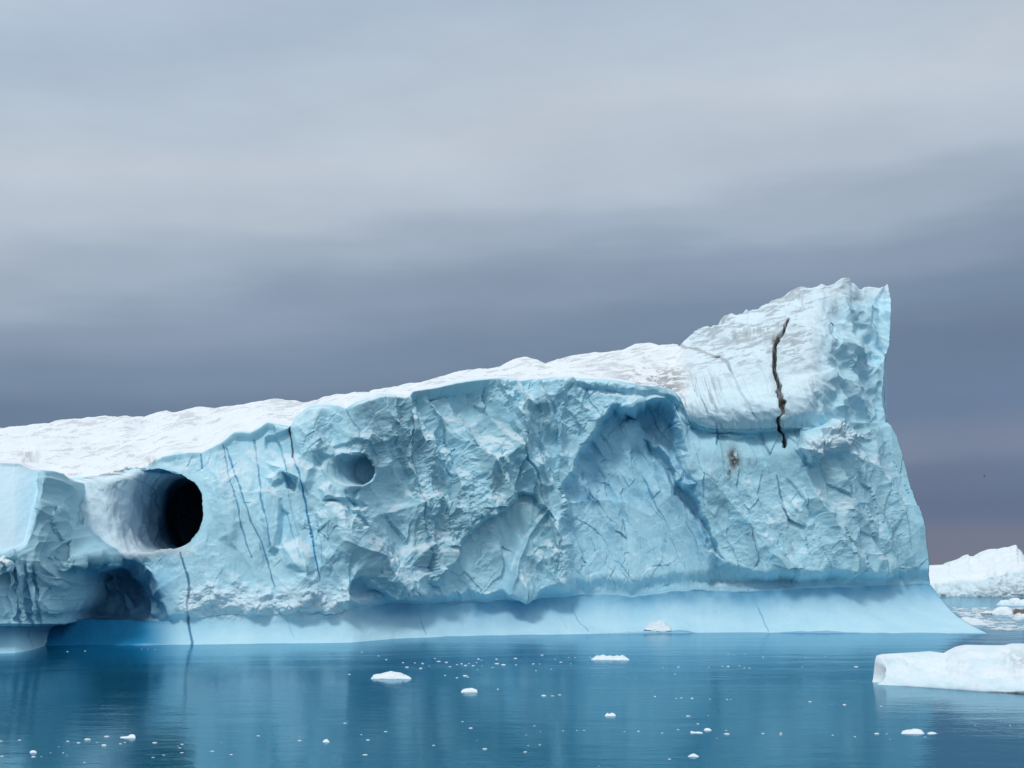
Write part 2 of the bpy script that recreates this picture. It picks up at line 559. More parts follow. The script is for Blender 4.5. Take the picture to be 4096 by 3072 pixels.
# broken shelves inside the arch
a = sdf_poly(wx, wy, [(2400, 1800), (2480, 1640), (2700, 1600), (2735, 1800), (2700, 1850), (2600, 1760), (2500, 1700), (2450, 1720)])
D += isC * sstep(-4, 30, a) * 1.5
a = sdf_poly(wx, wy, [(2560, 1760), (2640, 1790), (2720, 1900), (2790, 2010), (2860, 2150), (2900, 2240), (2840, 2200), (2760, 2040), (2690, 1980), (2640, 1880)])
D += isC * sstep(-4, 20, a) * 1.4
a = sdf_poly(wx, wy, [(2690, 1880), (2740, 1870), (2780, 1940), (2760, 1960), (2700, 1940)])
D -= isC * sstep(-4, 16, a) * 1.2
a = sdf_poly(PX, wy, [(2300, 1538), (2444, 1545), (2571, 1568), (2630, 1570), (2720, 1612), (2745, 1660), (2700, 1650), (2660, 1590), (2560, 1588), (2400, 1568), (2340, 1560)])
D += isC * sstep(-10, 22, a) * 0.8
BARCH = [(1710, 2420), (1769, 2305), (1853, 2153), (1921, 2068), (1997, 2034), (2056, 1984), (2107, 1967), (2145, 1975), (2150, 2010), (2191, 2026), (2132, 2110), (2073, 2229), (2030, 2355), (2025, 2420)]
a = sdf_poly(wx * 0.4 + PX * 0.6, wy * 0.4 + PY * 0.6, BARCH)
D += isC * sstep(-4, 14, a) * np.interp(PY, [1970, 2060, 2200, 2400], [1.3, 1.3, 1.1, 0.6])
a = sdf_poly(wx * 0.4 + PX * 0.6, wy * 0.4 + PY * 0.6, [(2188, 2030), (2132, 2110), (2073, 2229), (2030, 2355), (2025, 2420), (2190, 2420), (2200, 2200), (2225, 2060)])
D += isC * sstep(-4, 14, a) * np.interp(PY, [1970, 2060, 2200, 2400], [0.9, 0.9, 0.6, 0.3])
D += isC * sstep(-5, 12, sdf_poly(wx, wy, [(2040, 1985), (2107, 1965), (2145, 1975), (2150, 2010), (2050, 2030), (1990, 2036)])) * 0.4
# jutting blocks low on the face
a = sdf_poly(wx, wy, [(1540, 2270), (1640, 2170), (1720, 2180), (1750, 2290), (1722, 2400), (1640, 2400), (1560, 2340)])
D -= isC * sstep(-30, 50, a) * 1.3
a = sdf_poly(wx, wy, [(1428, 2318), (1490, 2322), (1520, 2365), (1560, 2392), (1640, 2418), (1540, 2420), (1440, 2420)])
D += isC * sstep(-4, 16, a) * 1.7
a = sdf_poly(wx, wy, [(1380, 2330), (1428, 2250), (1500, 2260), (1560, 2330), (1500, 2340), (1430, 2330), (1400, 2430), (1370, 2430)])
D -= isC * sstep(-20, 30, a) * 0.7
# ridge left of the arch
D -= isC * 0.9 * np.exp(-((PX - 2235 - (PY - 2100) * 0.06) / 45) ** 2) * sstep(1950, 2080, PY)
# slabs on the smooth left part of the face
for poly, d, w in (
        ([(1060, 1840), (1165, 1825), (1270, 1862), (1255, 1930), (1215, 1965), (1120, 1905)], -0.9, 30),
        ([(1128, 1885), (1190, 1915), (1180, 1975), (1150, 1960)], 1.0, 10),
        ([(1060, 1905), (1115, 1870), (1135, 1920), (1090, 1940)], -0.6, 18),
        ([(1060, 1750), (1165, 1715), (1190, 1800), (1200, 1820), (1120, 1830), (1065, 1790)], 0.6, 16),
        ([(1180, 1700), (1290, 1640), (1300, 1790), (1260, 1850), (1200, 1815)], -0.5, 40),
        ([(1035, 1905), (1130, 1990), (1120, 2200), (1075, 2200), (1040, 2050)], -0.5, 16),
        ([(1130, 2020), (1160, 2050), (1135, 2190), (1100, 2190)], 0.5, 20),
        ([(1270, 1960), (1330, 1925), (1350, 2000), (1290, 2010)], -0.7, 24),
        ([(1390, 2020), (1430, 2040), (1470, 2110), (1440, 2115), (1395, 2060)], 1.0, 12),
        ([(1260, 2060), (1330, 2030), (1420, 2120), (1400, 2230), (1300, 2260), (1255, 2190)], -0.5, 40),
        ([(1300, 2010), (1390, 1990), (1480, 2015), (1440, 2040), (1360, 2030)], 0.8, 14),
        ([(1330, 1785), (1420, 1760), (1500, 1790), (1520, 1830), (1330, 1850)], 0.4, 14),
        ([(1270, 1800), (1330, 1830), (1335, 1880), (1260, 1870)], 0.5, 20),
        ([(860, 1880), (905, 1930), (960, 2080), (940, 2180), (880, 2150), (840, 2000)], -0.6, 40),
        ([(1130, 2190), (1200, 2150), (1260, 2230), (1240, 2290), (1150, 2270)], -0.6, 30)):
    D += isC * sstep(-w * 0.4, w, sdf_poly(wx * 0.5 + PX * 0.5, wy * 0.5 + PY * 0.5, poly)) * d
# cave chute and grotto on the left
D += isC * sstep(-10, 60, sdf_poly(wx * 0.5 + PX * 0.5, wy * 0.5 + PY * 0.5, [(-1500, 2236), (430, 2236), (520, 2262), (600, 2300), (660, 2390), (700, 2520), (-1500, 2520)])) \
    * np.interp(PX, [250, 450, 600, 700], [8.0, 7.0, 3.6, 0.6])
D -= isC * sstep(-4, 22, sdf_poly(wx, wy, [(380, 2330), (420, 2300), (480, 2370), (440, 2395), (400, 2380)])) * 1.5
D -= isC * sstep(-4, 22, sdf_poly(wx, wy, [(270, 2440), (350, 2350), (365, 2390), (330, 2450), (290, 2470)])) * 1.4
D += isC * sstep(-4, 22, sdf_poly(wx, wy, [(440, 2270), (510, 2280), (550, 2380), (530, 2430), (480, 2350)])) * 1.5
# groove under the tower and the crumbled ledge on the right
tl = curve(U, [(2700, 1650), (2750, 1715), (2805, 1742), (2866, 1757), (3010, 1757), (3112, 1748), (3215, 1740), (3300, 1725)], 5)
D += isC * 2.3 * TW * (1 - sstep(3180, 3340, PX)) * (1 - np.exp(-np.maximum(PY - top_py, 0) / 12)) * np.exp(-((np.maximum(PY - top_py, 0) / 52) ** 2))
a = sdf_poly(wx, wy, [(3190, 1800), (3225, 1745), (3300, 1715), (3390, 1690), (3470, 1720), (3485, 1760), (3420, 1790), (3330, 1830), (3240, 1850)])
LEDGE = sstep(-14, 40, a)
D -= LEDGE * 1.9
D += sstep(-4, 30, sdf_poly(wx, wy, [(3200, 1790), (3225, 1800), (3260, 1870), (3215, 1860)])) * 1.0
# the lower buttress hangs over the notch in a curved edge
a = sdf_poly(wx * 0.4 + PX * 0.6, wy * 0.4 + PY * 0.6, [(2860, 2165), (2910, 2252), (3010, 2288), (3130, 2300), (3276, 2301), (3335, 2272), (3420, 2280), (3600, 2290), (3780, 2330), (3780, 2440), (2800, 2440)])
D += (isC | isF) * sstep(-6, 40, a) * isC * 1.3
# big scoops on the tower's right-hand wall
for poly, d, w in (([(3390, 1290), (3440, 1260), (3470, 1310), (3440, 1360), (3400, 1340)], 0.8, 26),
                   ([(3330, 1270), (3345, 1280), (3360, 1390), (3340, 1380)], 0.6, 8),
                   ([(3460, 1290), (3490, 1250), (3510, 1350), (3480, 1390)], 0.5, 20),
                   ([(3500, 1200), (3545, 1140), (3555, 1170), (3540, 1250), (3510, 1260)], 0.6, 14),
                   ([(3310, 1540), (3350, 1500), (3380, 1560), (3340, 1640), (3310, 1620)], 0.8, 24),
                   ([(3420, 1430), (3500, 1400), (3530, 1430), (3470, 1500)], 0.8, 24),
                   ([(3140, 1690), (3200, 1660), (3290, 1580), (3300, 1700), (3140, 1735)], 0.7, 30)):
    D += sstep(-w * 0.4, w, sdf_poly(wx * 0.6 + PX * 0.4, wy * 0.6 + PY * 0.4, poly)) * d * (isS | isC)

# ---- tunnels
jx = PX + 8 * fbm(PX / 38, PY / 38, 4, 421, 0.6) + 16 * fbm(PX / 130, PY / 130, 2, 423)
jy = PY + 10 * fbm(PX / 34, PY / 60, 4, 431, 0.6) + 18 * fbm(PX / 110, PY / 150, 2, 433)
dx, dy = np.where(jx > 572, (jx - 572) / 243.0, (jx - 572) / 350.0), (jy - 2044) / np.where(jy > 2044, 166.0, 172.0)
pwr = 2.5
r = (np.abs(dx) ** pwr + np.abs(dy) ** pwr) ** (1 / pwr)
dx2, dy2 = np.where(jx > 1424, (jx - 1424) / 75.0, (jx - 1424) / 118.0), (jy - 1874) / np.where(jy > 1874, 68.0, 66.0)
r2 = (np.abs(dx2) ** 2.3 + np.abs(dy2) ** 2.3) ** (1 / 2.3)
CAVE = isC & (r < 1.0)
HOLE = isC & (r2 < 1.0)
D *= 1 - isC * sstep(1.25, 1.0, r) * (PY < 2215)
D *= np.where(isC & (PX > 1350), sstep(0, 46, no_py[None] - PY), 1.0)
D *= 1 - isC * 0.8 * sstep(1.35, 1.0, r2)
YY = YY + D
# cave: a scooped chute that bends away to the right
s = np.clip(1 - r, 0, 1)
k1, k2 = np.clip(s / 0.62, 0, 1), np.clip((s - 0.62) / 0.2, 0, 1)
rr = np.maximum(r, 1e-4)
cx = 572 + 200 * k1 + 34 * k2
cy = 2044 + 20 * k1
rho = (1 - 0.50 * k1 - 0.10 * k2) * np.where(s > 0.82, (1 - s) / 0.18, 1)
npx = cx + dx / rr * np.where(dx > 0, 243, 350 - 90 * k1) * rho
rhoy = (1 - 0.13 * k1 - 0.08 * k2) * np.where(s > 0.82, (1 - s) / 0.18, 1)
npy = cy + dy / rr * np.where(PY > 2044, 166, 172) * rhoy
PXt = np.where(CAVE, npx, PX)
PYt = np.where(CAVE, npy, PY)
Yc0 = 111.0
YYt = np.where(CAVE, YY * (1 - sstep(0, 0.5, s)) + Yc0 * sstep(0, 0.5, s) + 14 * k1 ** (0.95 + 1.5 * sstep(0.2, -0.6, dx)) + 28 * k2, YY)
s2 = np.clip(1 - r2, 0, 1)
k1 = np.clip(s2 / 0.75, 0, 1)
rr = np.maximum(r2, 1e-4)
rho = (1 - 0.14 * k1) * np.where(s2 > 0.75, (1 - s2) / 0.25, 1)
PXt = np.where(HOLE, 1424 + 66 * k1 + dx2 / rr * np.where(dx2 > 0, 75, 118 - 40 * k1) * rho, PXt)
PYt = np.where(HOLE, 1874 + 9 * k1 + dy2 / rr * np.where(dy2 > 0, 68, 66) * rho, PYt)
YYt = np.where(HOLE, YY + 4.2 * k1 ** (0.9 + 0.6 * sstep(0.2, -0.6, dx2)), YYt)

P = at(PXt, PYt, YYt)
P = np.concatenate([np.array(under), P])
nU = len(under)
pad = lambda A, v=0: np.concatenate([np.full((nU, NU), v, dtype=A.dtype), A])
isC, isF, isS = pad(isC), pad(isF), pad(isS)
PX, PY = np.concatenate([np.repeat(PX[:1], nU, 0), PX]), np.concatenate([np.repeat(PY[:1], nU, 0), PY])
CAVE, HOLE, r, r2, LEDGE = pad(CAVE), pad(HOLE), pad(r, 9), pad(r2, 9), pad(LEDGE)
SEG = np.array(['foot'] * nU + list(SEG))

# ---- fracture relief, along the surface normal
Nn = normals_of(P)


def boxblur(A_, rr_, axis):
    A_ = np.moveaxis(A_, axis, 0)
    c_ = np.cumsum(np.concatenate([np.zeros_like(A_[:1]), np.repeat(A_[:1], rr_, 0), A_, np.repeat(A_[-1:], rr_, 0)]), 0)
    return np.moveaxis((c_[2 * rr_ + 1:] - c_[:-2 * rr_ - 1]) / (2 * rr_ + 1), 0, axis)


NnS = Nn
for _ in range(2):
    NnS = boxblur(boxblur(NnS, 14, 0), 14, 1)
near_tunnel = (CAVE | HOLE)[..., None]
Nn = np.where(near_tunnel, Nn, NnS)
Nn /= np.linalg.norm(Nn, axis=-1, keepdims=True)
sx, sz = P[..., 0], P[..., 2]
sy = P[..., 1]
qx = sx + 0.35 * fbm(sx * 0.7, sz * 0.7, 3, 41)
qz = sz + 0.35 * fbm(sx * 0.7 + 9, sz * 0.7, 3, 43)
shear = qx + 0.28 * qz
rough = curve(np.linspace(0, 4100, 400), [(0, 0.5), (300, 0.5), (640, 0.35), (820, 0.24), (950, 0.30), (1150, 0.42), (1300, 0.6), (1450, 0.75), (1650, 1.0), (2250, 1.0), (2330, 0.55),
                                          (2700, 0.5), (2800, 0.55), (3000, 0.7), (3300, 0.75), (3700, 0.6), (4000, 0.5)], 9)
A = np.interp(PX, np.linspace(0, 4100, 400), rough) * np.broadcast_to(1 - 0.55 * sstep(0.75, 1.0, e_), PX.shape)
inarch = sstep(-10, 40, sdf_poly(PX, PY, ARCH))
A = A * (1 - 0.45 * inarch * sstep(1950, 2150, PY))
A = A * (1 - 0.5 * ((PX > 2740) & (PX < 3200)) * sstep(1930, 1850, PY))
inB = sstep(0, 20, sdf_poly(PX, PY, BARCH))
A = A * (1 - 0.6 * inB)
A = A * (1 + 0.9 * (PX < 720) * sstep(2230, 2270, PY))
A = A * isC * sstep(1.0, 1.22, r) * sstep(1.0, 1.3, r2)
A = A * sstep(0, 22, PY - np.interp(PX, U, top_py)) * sstep(6, 40, np.interp(PX, U, no_py) - PY)
lean_ = qx + 0.42 * qz
f1 = facets(lean_ / 4.2, qz / 6.0, 101, 1.9, 0.8, 0.5)
f2 = facets(lean_ / 1.55 + 3, qz / 3.7, 131, 2.0, 0.9, 0.7)
f2b = facets((qx - 0.35 * qz) / 3.1, qz / 2.4, 135, 2.0, 0.9, 0.6)
f3 = facets((qx + 0.25 * qz) / 0.85, qz / 1.9, 151, 2.0, 0.8, 0.8)
f4 = facets(shear / 0.5, qz / 0.7, 171, 1.8, 0.7, 0.7)
busy = sstep(-0.25, 0.3, fbm(sx / 4, sz / 5, 3, 63))
p2 = plates((qx + 0.2 * qz) / 1.9 + 5, qz / 5.0, 161, 1.9, 0.25)
p3 = plates((qx - 0.35 * qz) / 1.05, qz / 1.5, 167, 1.9, 0.22)
shard = sstep(-0.08, 0.28, fbm(sx / 2.4 + 7, sz / 3.2, 3, 65)) * (1 - 0.55 * sstep(2700, 2850, PX))
fl = 2.5 * f1 + 1.15 * f2 * (0.3 + 1.0 * busy) + 0.6 * f2b + 0.85 * p2 * sstep(1150, 1450, PX) + 0.42 * f3 * (0.1 + 1.35 * shard) + 0.26 * p3 * shard + 0.20 * f4 * shard + 0.16 * shard * fbm(sx * 3.1, sz * 3.1, 3, 69, 0.65)
# inside the arch the ice has come away in tall curtains
curtain = 1.3 * facets(lean_ / 2.2, qz / 6.5, 181, 1.7, 0.9, 0.4) + 0.55 * plates(lean_ / 1.1, qz / 3.2, 185, 1.6, 0.25) + 0.35 * facets(lean_ / 0.7, qz / 2.4, 187, 1.6, 0.9, 0.4) + 0.5 * f1 + 0.2 * p3 * shard
ia = sstep(-10, 40, sdf_poly(PX, PY, ARCH))
fl = fl * (1 - 0.35 * ia) + curtain * 1.3 * ia
fl += 0.10 * fbm(sx * 2.2, sz * 2.2, 4, 61)
flute = 0.10 * fbm(sx * 2.6 + 0.4 * sz, sz * 0.22, 3, 71) + 0.05 * fbm(sx * 7, sz * 0.4, 2, 75)
disp = A * fl
A_ = sstep(0.05, 0.3, A)
disp += isC * flute * (1 - np.clip(A, 0, 1)) * sstep(1.0, 1.15, r) * 0.5
# rubble apron low on the left
rub = sstep(2305, 2400, PY + 40 * fbm(PX / 60, PY / 200, 3, 81)) * sstep(690, 760, PX) * sstep(1425, 1370, PX) * (isC | (isF & True)) * sstep(2500, 2430, PY)
rubn = np.abs(fbm(sx * 0.55, sz * 0.8, 4, 91, 0.5)) * 1.6 + 0.25 * facets(sx / 0.7, sz / 0.6, 95, 1.5, 0.6, 0.6)
rubn += 0.25 * fbm(sx * 2.2, sz * 2.4, 4, 99, 0.6)
disp += rub * rubn * 0.75
# crumbled ledge
disp += LEDGE * (0.7 * fbm(sx * 1.6, sz * 1.6, 4, 97, 0.6))
# foot: faint flutes
disp += isF * (0.06 * fbm(sx * 1.2, sz * 0.6, 4, 111) + 0.34 * fbm(sx * 0.22, sz * 0.4, 3, 113))
# tunnels: rings cut by running water
disp += CAVE * sstep(1.0, 0.9, r) * (0.45 * fbm(sx * 0.45 + sy * 0.3, sz * 0.35, 4, 121) + 0.10 * fbm(sx * 1.9 + sy * 1.3, sz * 0.35, 3, 123) + 0.22 * facets((sx + sy) / 1.6, sz / 1.2, 125, 1.2, 0.7, 0.5))
disp += HOLE * sstep(1.0, 0.9, r2) * (0.16 * fbm(sx * 0.9 + sy * 0.9, sz * 0.7, 4, 127) + 0.05 * fbm(sx * 2.5 + sy * 2.5, sz * 0.5, 3, 129))
# snow slope: melt hummocks and gullies that run down towards the left
g1, g2 = sx + 0.25 * sy, sy - 0.45 * sx
twr = sstep(2690, 2800, PX)
hum = 0.9 * fbm(g1 * 0.11, g2 * 0.22, 3, 201) - 0.55 * np.abs(fbm(g1 * 0.16, g2 * 0.36, 3, 211)) + 0.09 * fbm(sx * 0.9, sy * 1.1, 3, 221)
humt = 0.75 * fbm(sx * 0.4 + 0.25 * sz, sz * 0.25, 4, 231, 0.42) - 0.35 * np.abs(fbm(sx * 0.5 + 0.5 * sz, sz * 0.5 - 0.2 * sx, 3, 241, 0.5))
tp = np.interp(PX, U, top_py)
edge = sstep(0, 26, tp - PY)
disp += isS * edge * ((1 - twr) * hum * 1.25 + twr * humt)
flank_m = isS * sstep(3230, 3400, PX + 0.12 * (PY - 1400)) * sstep(1150, 1230, PY)
disp += flank_m * (1.1 * facets(shear / 2.0, qz / 2.6, 301, 1.9, 0.7, 0.8) + 0.45 * facets(shear / 0.9, qz / 1.2, 311, 1.8, 0.7, 0.7))
disp += isS * twr * (1 - flank_m) * sstep(1440, 1560, PY) * 0.16 * fbm(sx * 3.2 + 0.5 * sz, sz * 0.25, 3, 251)
# the big dirty step between the snow field and the tower, and folds beside it
def groove(pts, w, d, jit=7, sd=1, wf=1.0):
    q = dist_line(PX + jit * fbm(PX / 30, PY / 30, 2, 400 + sd), PY + jit * fbm(PX / 30, PY / 30, 2, 500 + sd), pts)
    g = np.clip(1 - q / w, 0, 1)
    return g * g * (3 - 2 * g) * d, g


blue = np.zeros_like(PX)
dirt = np.zeros_like(PX)
snow = np.zeros_like(PX)  # snow cover, plus painted light on chute wall and foot
SEAM = [(3160, 1270), (3143, 1297), (3120, 1340), (3102, 1385), (3092, 1441), (3104, 1500), (3112, 1545), (3130, 1605), (3130, 1650), (3116, 1690), (3119, 1725), (3130, 1745), (3138, 1785)]
gv, g = groove(SEAM, (10 + 9 * fbm(PX / 22, PY / 34, 3, 450)) * (1 - 0.45 * sstep(1690, 1750, PY)) * (0.5 + 0.5 * sstep(1270, 1330, PY)), 1.0, 15)
disp -= gv
dirt += sstep(0.04, 0.2, g) * (0.86 + 1.0 * fbm(PX / 11, PY / 13, 4, 455, 0.6)) * sstep(1795, 1750, PY)
SEAM_G = g
halo = dist_line(PX, PY, SEAM)
dirt = np.maximum(dirt, 0.30 * np.exp(-(halo / 26) ** 2) * sstep(-0.15, 0.3, fbm(PX / 16, PY / 28, 4, 457, 0.6)) * sstep(1800, 1700, PY))
for pts, w, d, db, dd in (
        ([(1162, 1709), (1166, 1780), (1170, 1823)], 9, 0.4, 0.4, 0.9),
        ([(1170, 1823), (1194, 1886), (1217, 1995), (1241, 2105), (1260, 2223), (1276, 2324)], 8, 0.3, 0.95, 0),
        ([(1009, 1745), (1029, 1854), (1045, 1995), (1068, 2089), (1080, 2180)], 6.5, 0.22, 0.7, 0),
        ([(888, 1776), (912, 1894), (943, 1995), (960, 2080), (1006, 2230)], 6, 0.22, 0.7, 0.1),
        ([(900, 1784), (959, 1948), (1006, 2089), (1045, 2168), (1072, 2254), (1096, 2348)], 6.5, 0.25, 0.75, 0.1),
        ([(803, 1820), (808, 1875)], 7, 0.25, 0.8, 0),
        ([(1148, 2050), (1165, 2120), (1200, 2230)], 5, 0.2, 0.5, 0),
        ([(1145, 1900), (1160, 2010), (1190, 2130), (1215, 2240), (1220, 2300)], 4.5, 0.15, 0.35, 0),
        ([(1265, 2060), (1285, 2180), (1290, 2260)], 5, 0.2, 0.4, 0),
        ([(1382, 1640), (1400, 1665), (1425, 1700), (1440, 1720), (1432, 1750)], 4.5, 0.2, 0.3, 0.3),
        ([(722, 2212), (728, 2240), (742, 2275), (756, 2330), (757, 2370), (747, 2426), (755, 2497), (768, 2578)], 8, 0.4, 0.85, 0.25),
        ([(1628, 1623), (1640, 1729), (1672, 1901), (1687, 2058), (1711, 2168), (1746, 2293)], 8, 0.3, 0.45, 0.15),
        ([(1671, 2426), (1680, 2480), (1703, 2540)], 5.5, 0.12, 0.6, 0),
        ([(2284, 2389), (2290, 2430), (2304, 2470), (2351, 2532)], 5, 0.12, 0.6, 0),
        ([(1145, 2470), (1165, 2520), (1180, 2560)], 4.5, 0.1, 0.3, 0),
        ([(2215, 2400), (2240, 2460), (2270, 2520)], 4, 0.1, 0.2, 0),
        ([(2989, 2358), (3041, 2445), (3076, 2517)], 5, 0.12, 0.65, 0),
        ([(3070, 2385), (3078, 2400)], 6, 0.12, 0.6, 0),
        ([(2866, 1700), (2868, 1740), (2862, 1790)], 8, 0.3, 0.8, 0),
        ([(3330, 1290), (3340, 1350), (3354, 1385)], 9, 0.5, 0.7, 0),
        ([(3500, 1300), (3520, 1370), (3545, 1420)], 9, 0.4, 0.5, 0),
        ([(2912, 1455), (2945, 1510), (2957, 1545), (2985, 1600), (3010, 1650), (3025, 1680)], 9, 0.45, 0.35, 0.15),
        ([(3010, 1400), (3060, 1500), (3075, 1560)], 6, 0.2, 0.2, 0.05),
        ([(2720, 1385), (2800, 1400), (2850, 1420), (2885, 1425), (2905, 1440), (2920, 1470)], 12, 0.6, 0.0, 0.4),
        ([(2850, 1422), (2875, 1420)], 10, 0.4, 0, 0.9),
        ([(2740, 1990), (2800, 1940)], 5, 0.1, 0.3, 0),
        ([(3110, 1900), (3125, 1960), (3140, 2030), (3160, 2080)], 7, 0.3, 0.5, 0.25),
        ([(2700, 1620), (2735, 1690), (2775, 1720)], 6, 0.3, 0.6, 0.1),
        ([(2720, 1555), (2740, 1585), (2745, 1630)], 6, 0.2, 0.1, 0.4),
        ([(2625, 1545), (2650, 1535), (2668, 1522)], 5, 0.25, 0, 0.8),
        ([(3215, 1165), (3205, 1200), (3212, 1215)], 8, 0.3, 0.2, 0.2),
        ([(427, 1895), (432, 1960), (436, 2010), (446, 2075), (450, 2100)], 4.0, 0.04, 0, 0.42),
        ([(395, 1960), (405, 2010), (425, 2050), (415, 2090)], 3, 0.03, 0, 0.25),
        ([(345, 1940), (360, 1980), (365, 1950)], 3, 0.03, 0, 0.25),
        ([(410, 2100), (430, 2130), (440, 2150)], 3, 0.03, 0, 0.25),
        ([(480, 2160), (520, 2190)], 3, 0.03, 0, 0.25)):
    gv, g = groove(pts, w * np.maximum(0.5, 0.72 + 0.6 * fbm(PX / 40, PY / 40, 3, 441)), d * 0.2, 5, len(pts) + int(pts[0][0]))
    disp -= gv
    blue = np.maximum(blue, sstep(0.1, 0.5, g) * db)
    dirt = np.maximum(dirt, sstep(0.15, 0.5, g) * dd)
P2 = P + Nn * disp[..., None]

# ---- tints of ice, snow and dust, plus painted light and shade
nz1 = fbm(PX / 60, PY / 60, 4, 601)
snow_edge = sstep(-8, 10, tp - PY + 16 * nz1)
snow = np.maximum(snow, isS * snow_edge * (1 - 0.75 * flank_m))
snow = np.where(isS & (twr > 0.02), snow * (1 - twr * (0.36 + 0.22 * sstep(1500, 1700, PY))), snow)
snow = np.maximum(snow, LEDGE * 0.55)
snow = np.maximum(snow, isF * 0.14 * sstep(700, 900, PX) * sstep(0, 110, PY - np.interp(PX, U, no_py)))  # foot paler downwards: light on its flare painted in
snow = np.maximum(snow, rub * 0.5)
snow = np.maximum(snow, CAVE * sstep(640, 420, PX + 60 * nz1 + (2060 - PY) * 0.2) * 0.62)  # chute's left wall whitened, painting in the light that falls there
snow = np.maximum(snow, isC * sstep(1.25, 1.0, r) * sstep(2160, 2215, PY) * 0.8)
snow = np.maximum(snow, HOLE * sstep(1905, 1935, PY) * 0.5)
grey = isC * sstep(1150, 1450, PX) * sstep(2330, 2150, PX) * (0.75 + 0.5 * nz1) * sstep(2380, 2250, PY)
grey = np.maximum(grey, isC * sstep(2700, 2900, PX) * 0.5)
# rock dust
dn = fbm(g1 * 0.7, g2 * 1.9, 5, 621, 0.7)
dn2 = fbm(PX / 14, PY / 26, 4, 631, 0.6)
dirt = np.maximum(dirt, isS * (1 - twr) * edge * 0.27 * sstep(0.08, 0.45, dn + 0.4 * fbm(PX / 200, PY / 60, 2, 641)))
dirt = np.maximum(dirt, isS * (1 - twr) * 0.60 * sstep(0.05, 0.4, fbm(PX / 34 + PY / 20, PY / 8, 5, 633, 0.65) + 0.3 * nz1) * sstep(2350, 2600, PX) * sstep(1420, 1500, PY))
st = fbm(PX / 9 - PY / 26, PY / 90, 4, 651, 0.6)
dirt = np.maximum(dirt, isS * twr * (1 - flank_m) * 0.75 * sstep(0.12, 0.5, st + 0.25 * nz1) * sstep(2960, 2760, PX) * sstep(1420, 1560, PY))
dirt = np.maximum(dirt, isS * twr * (1 - flank_m) * 0.42 * sstep(0.02, 0.4, fbm(PX / 55, PY / 9 + PX / 32, 5, 661, 0.66) + 0.6 * fbm(PX / 150, PY / 90, 2, 671)) * sstep(1560, 1400, PY))
dirt = np.maximum(dirt, 0.5 * isS * twr * np.exp(-(((PY - 1330 + (PX - 3000) * 0.28) / 22) ** 2)) * sstep(2820, 2950, PX) * sstep(3180, 3100, PX) * sstep(-0.2, 0.3, dn2))
for cxx, cyy, ax, ay, amt in ((2934, 1835, 24, 42, 1.3), (2915, 1890, 10, 26, 0.8), (3115, 1925, 10, 20, 0.6), (3440, 1190, 30, 16, 0.5), (3340, 1230, 40, 14, 0.5), (3100, 1360, 34, 30, 0.8), (3000, 1850, 60, 20, 0.35),
                            (3118, 1700, 14, 30, 0.9), (110, 1835, 40, 14, 0.5), (540, 1876, 60, 7, 0.8), (610, 1850, 30, 20, 0.4), (2700, 1570, 60, 18, 0.3)):
    q = ((PX - cxx) / ax) ** 2 + ((PY - cyy) / ay) ** 2
    dirt = np.maximum(dirt, amt * np.exp(-q) * sstep(-0.25, 0.25, dn2))
lipdirt = np.exp(-((PY - tp + 2) / 4.0) ** 2) * ((PX > 330) & (PX < 640))
dirt = np.maximum(dirt, lipdirt * 0.7 * sstep(-0.3, 0.2, dn2))
blue = np.maximum(blue, CAVE * sstep(500, 630, PX) * 0.95)  # darkness inside the cave painted in with deep blue
blue = np.maximum(blue, HOLE * sstep(0.0, 0.5, 1 - r2) * 0.28)  # shade inside the hole painted in with blue
blue = np.maximum(blue, isC * (PX < 720) * sstep(2250, 2330, PY) * sstep(740, 620, PX) * 0.55)  # grotto wall: shade painted in with dark blue
blue = np.maximum(blue, isF * (PX < 760) * sstep(770, 560, PX) * 1.0)  # foot beneath the grotto: its shadow painted dark blue
blue = np.maximum(blue, (isC * 0.22 * np.exp(-(((PY - np.interp(PX, U, no_py)) / 40) ** 2)) + isF * (0.62 + 0.25 * nz1) * np.exp(-(((PY - np.interp(PX, U, no_py)) / 75) ** 2))) * (0.25 + 0.75 * sstep(1330, 1480, PX)))  # shade of the notch overhang painted in as a blue band
wlx = np.interp(PX, U, wl_py)
blue = np.maximum(blue, isF * 0.75 * sstep(5, 1, np.abs(PY - wlx + 1)) * sstep(2300, 2700, PX))
blue = np.maximum(blue, isC * inarch * (0.20 + 0.35 * nz1) * sstep(2380, 2100, PY))  # arch hollow darkened with blue, painting in its shade
N2 = normals_of(P2)
TWc = np.broadcast_to(TW, PX.shape)
up = N2[..., 2] * np.sign(-N2[..., 1].mean())
if (up[isS]).mean() < 0:
    up = -up
up = boxblur(boxblur(up, 2, 0), 2, 1)
frost = sstep(0.28, 0.8, up + 0.3 * fbm(PX / 20, PY / 20, 4, 613)) * (1 - 0.7 * inarch * sstep(2250, 2100, PY)) * (1 - TWc * sstep(130, 60, PY - tp)) * (1 - (PX < 740) * sstep(2225, 2245, PY))
snow = np.maximum(snow, isC * A_ * 0.62 * frost)
clear = plates(lean_ / 1.55 + 3, qz / 3.7, 131, 0, 1.0) + 0.6 * fbm(PX / 90, PY / 90, 3, 615)
grey = grey * (0.45 + 1.1 * sstep(-0.2, 0.5, clear))
tint = np.stack([np.clip(snow, 0, 1), np.clip(dirt, 0, 1), np.clip(blue, 0, 1), np.clip(grey, 0, 1)], -1)

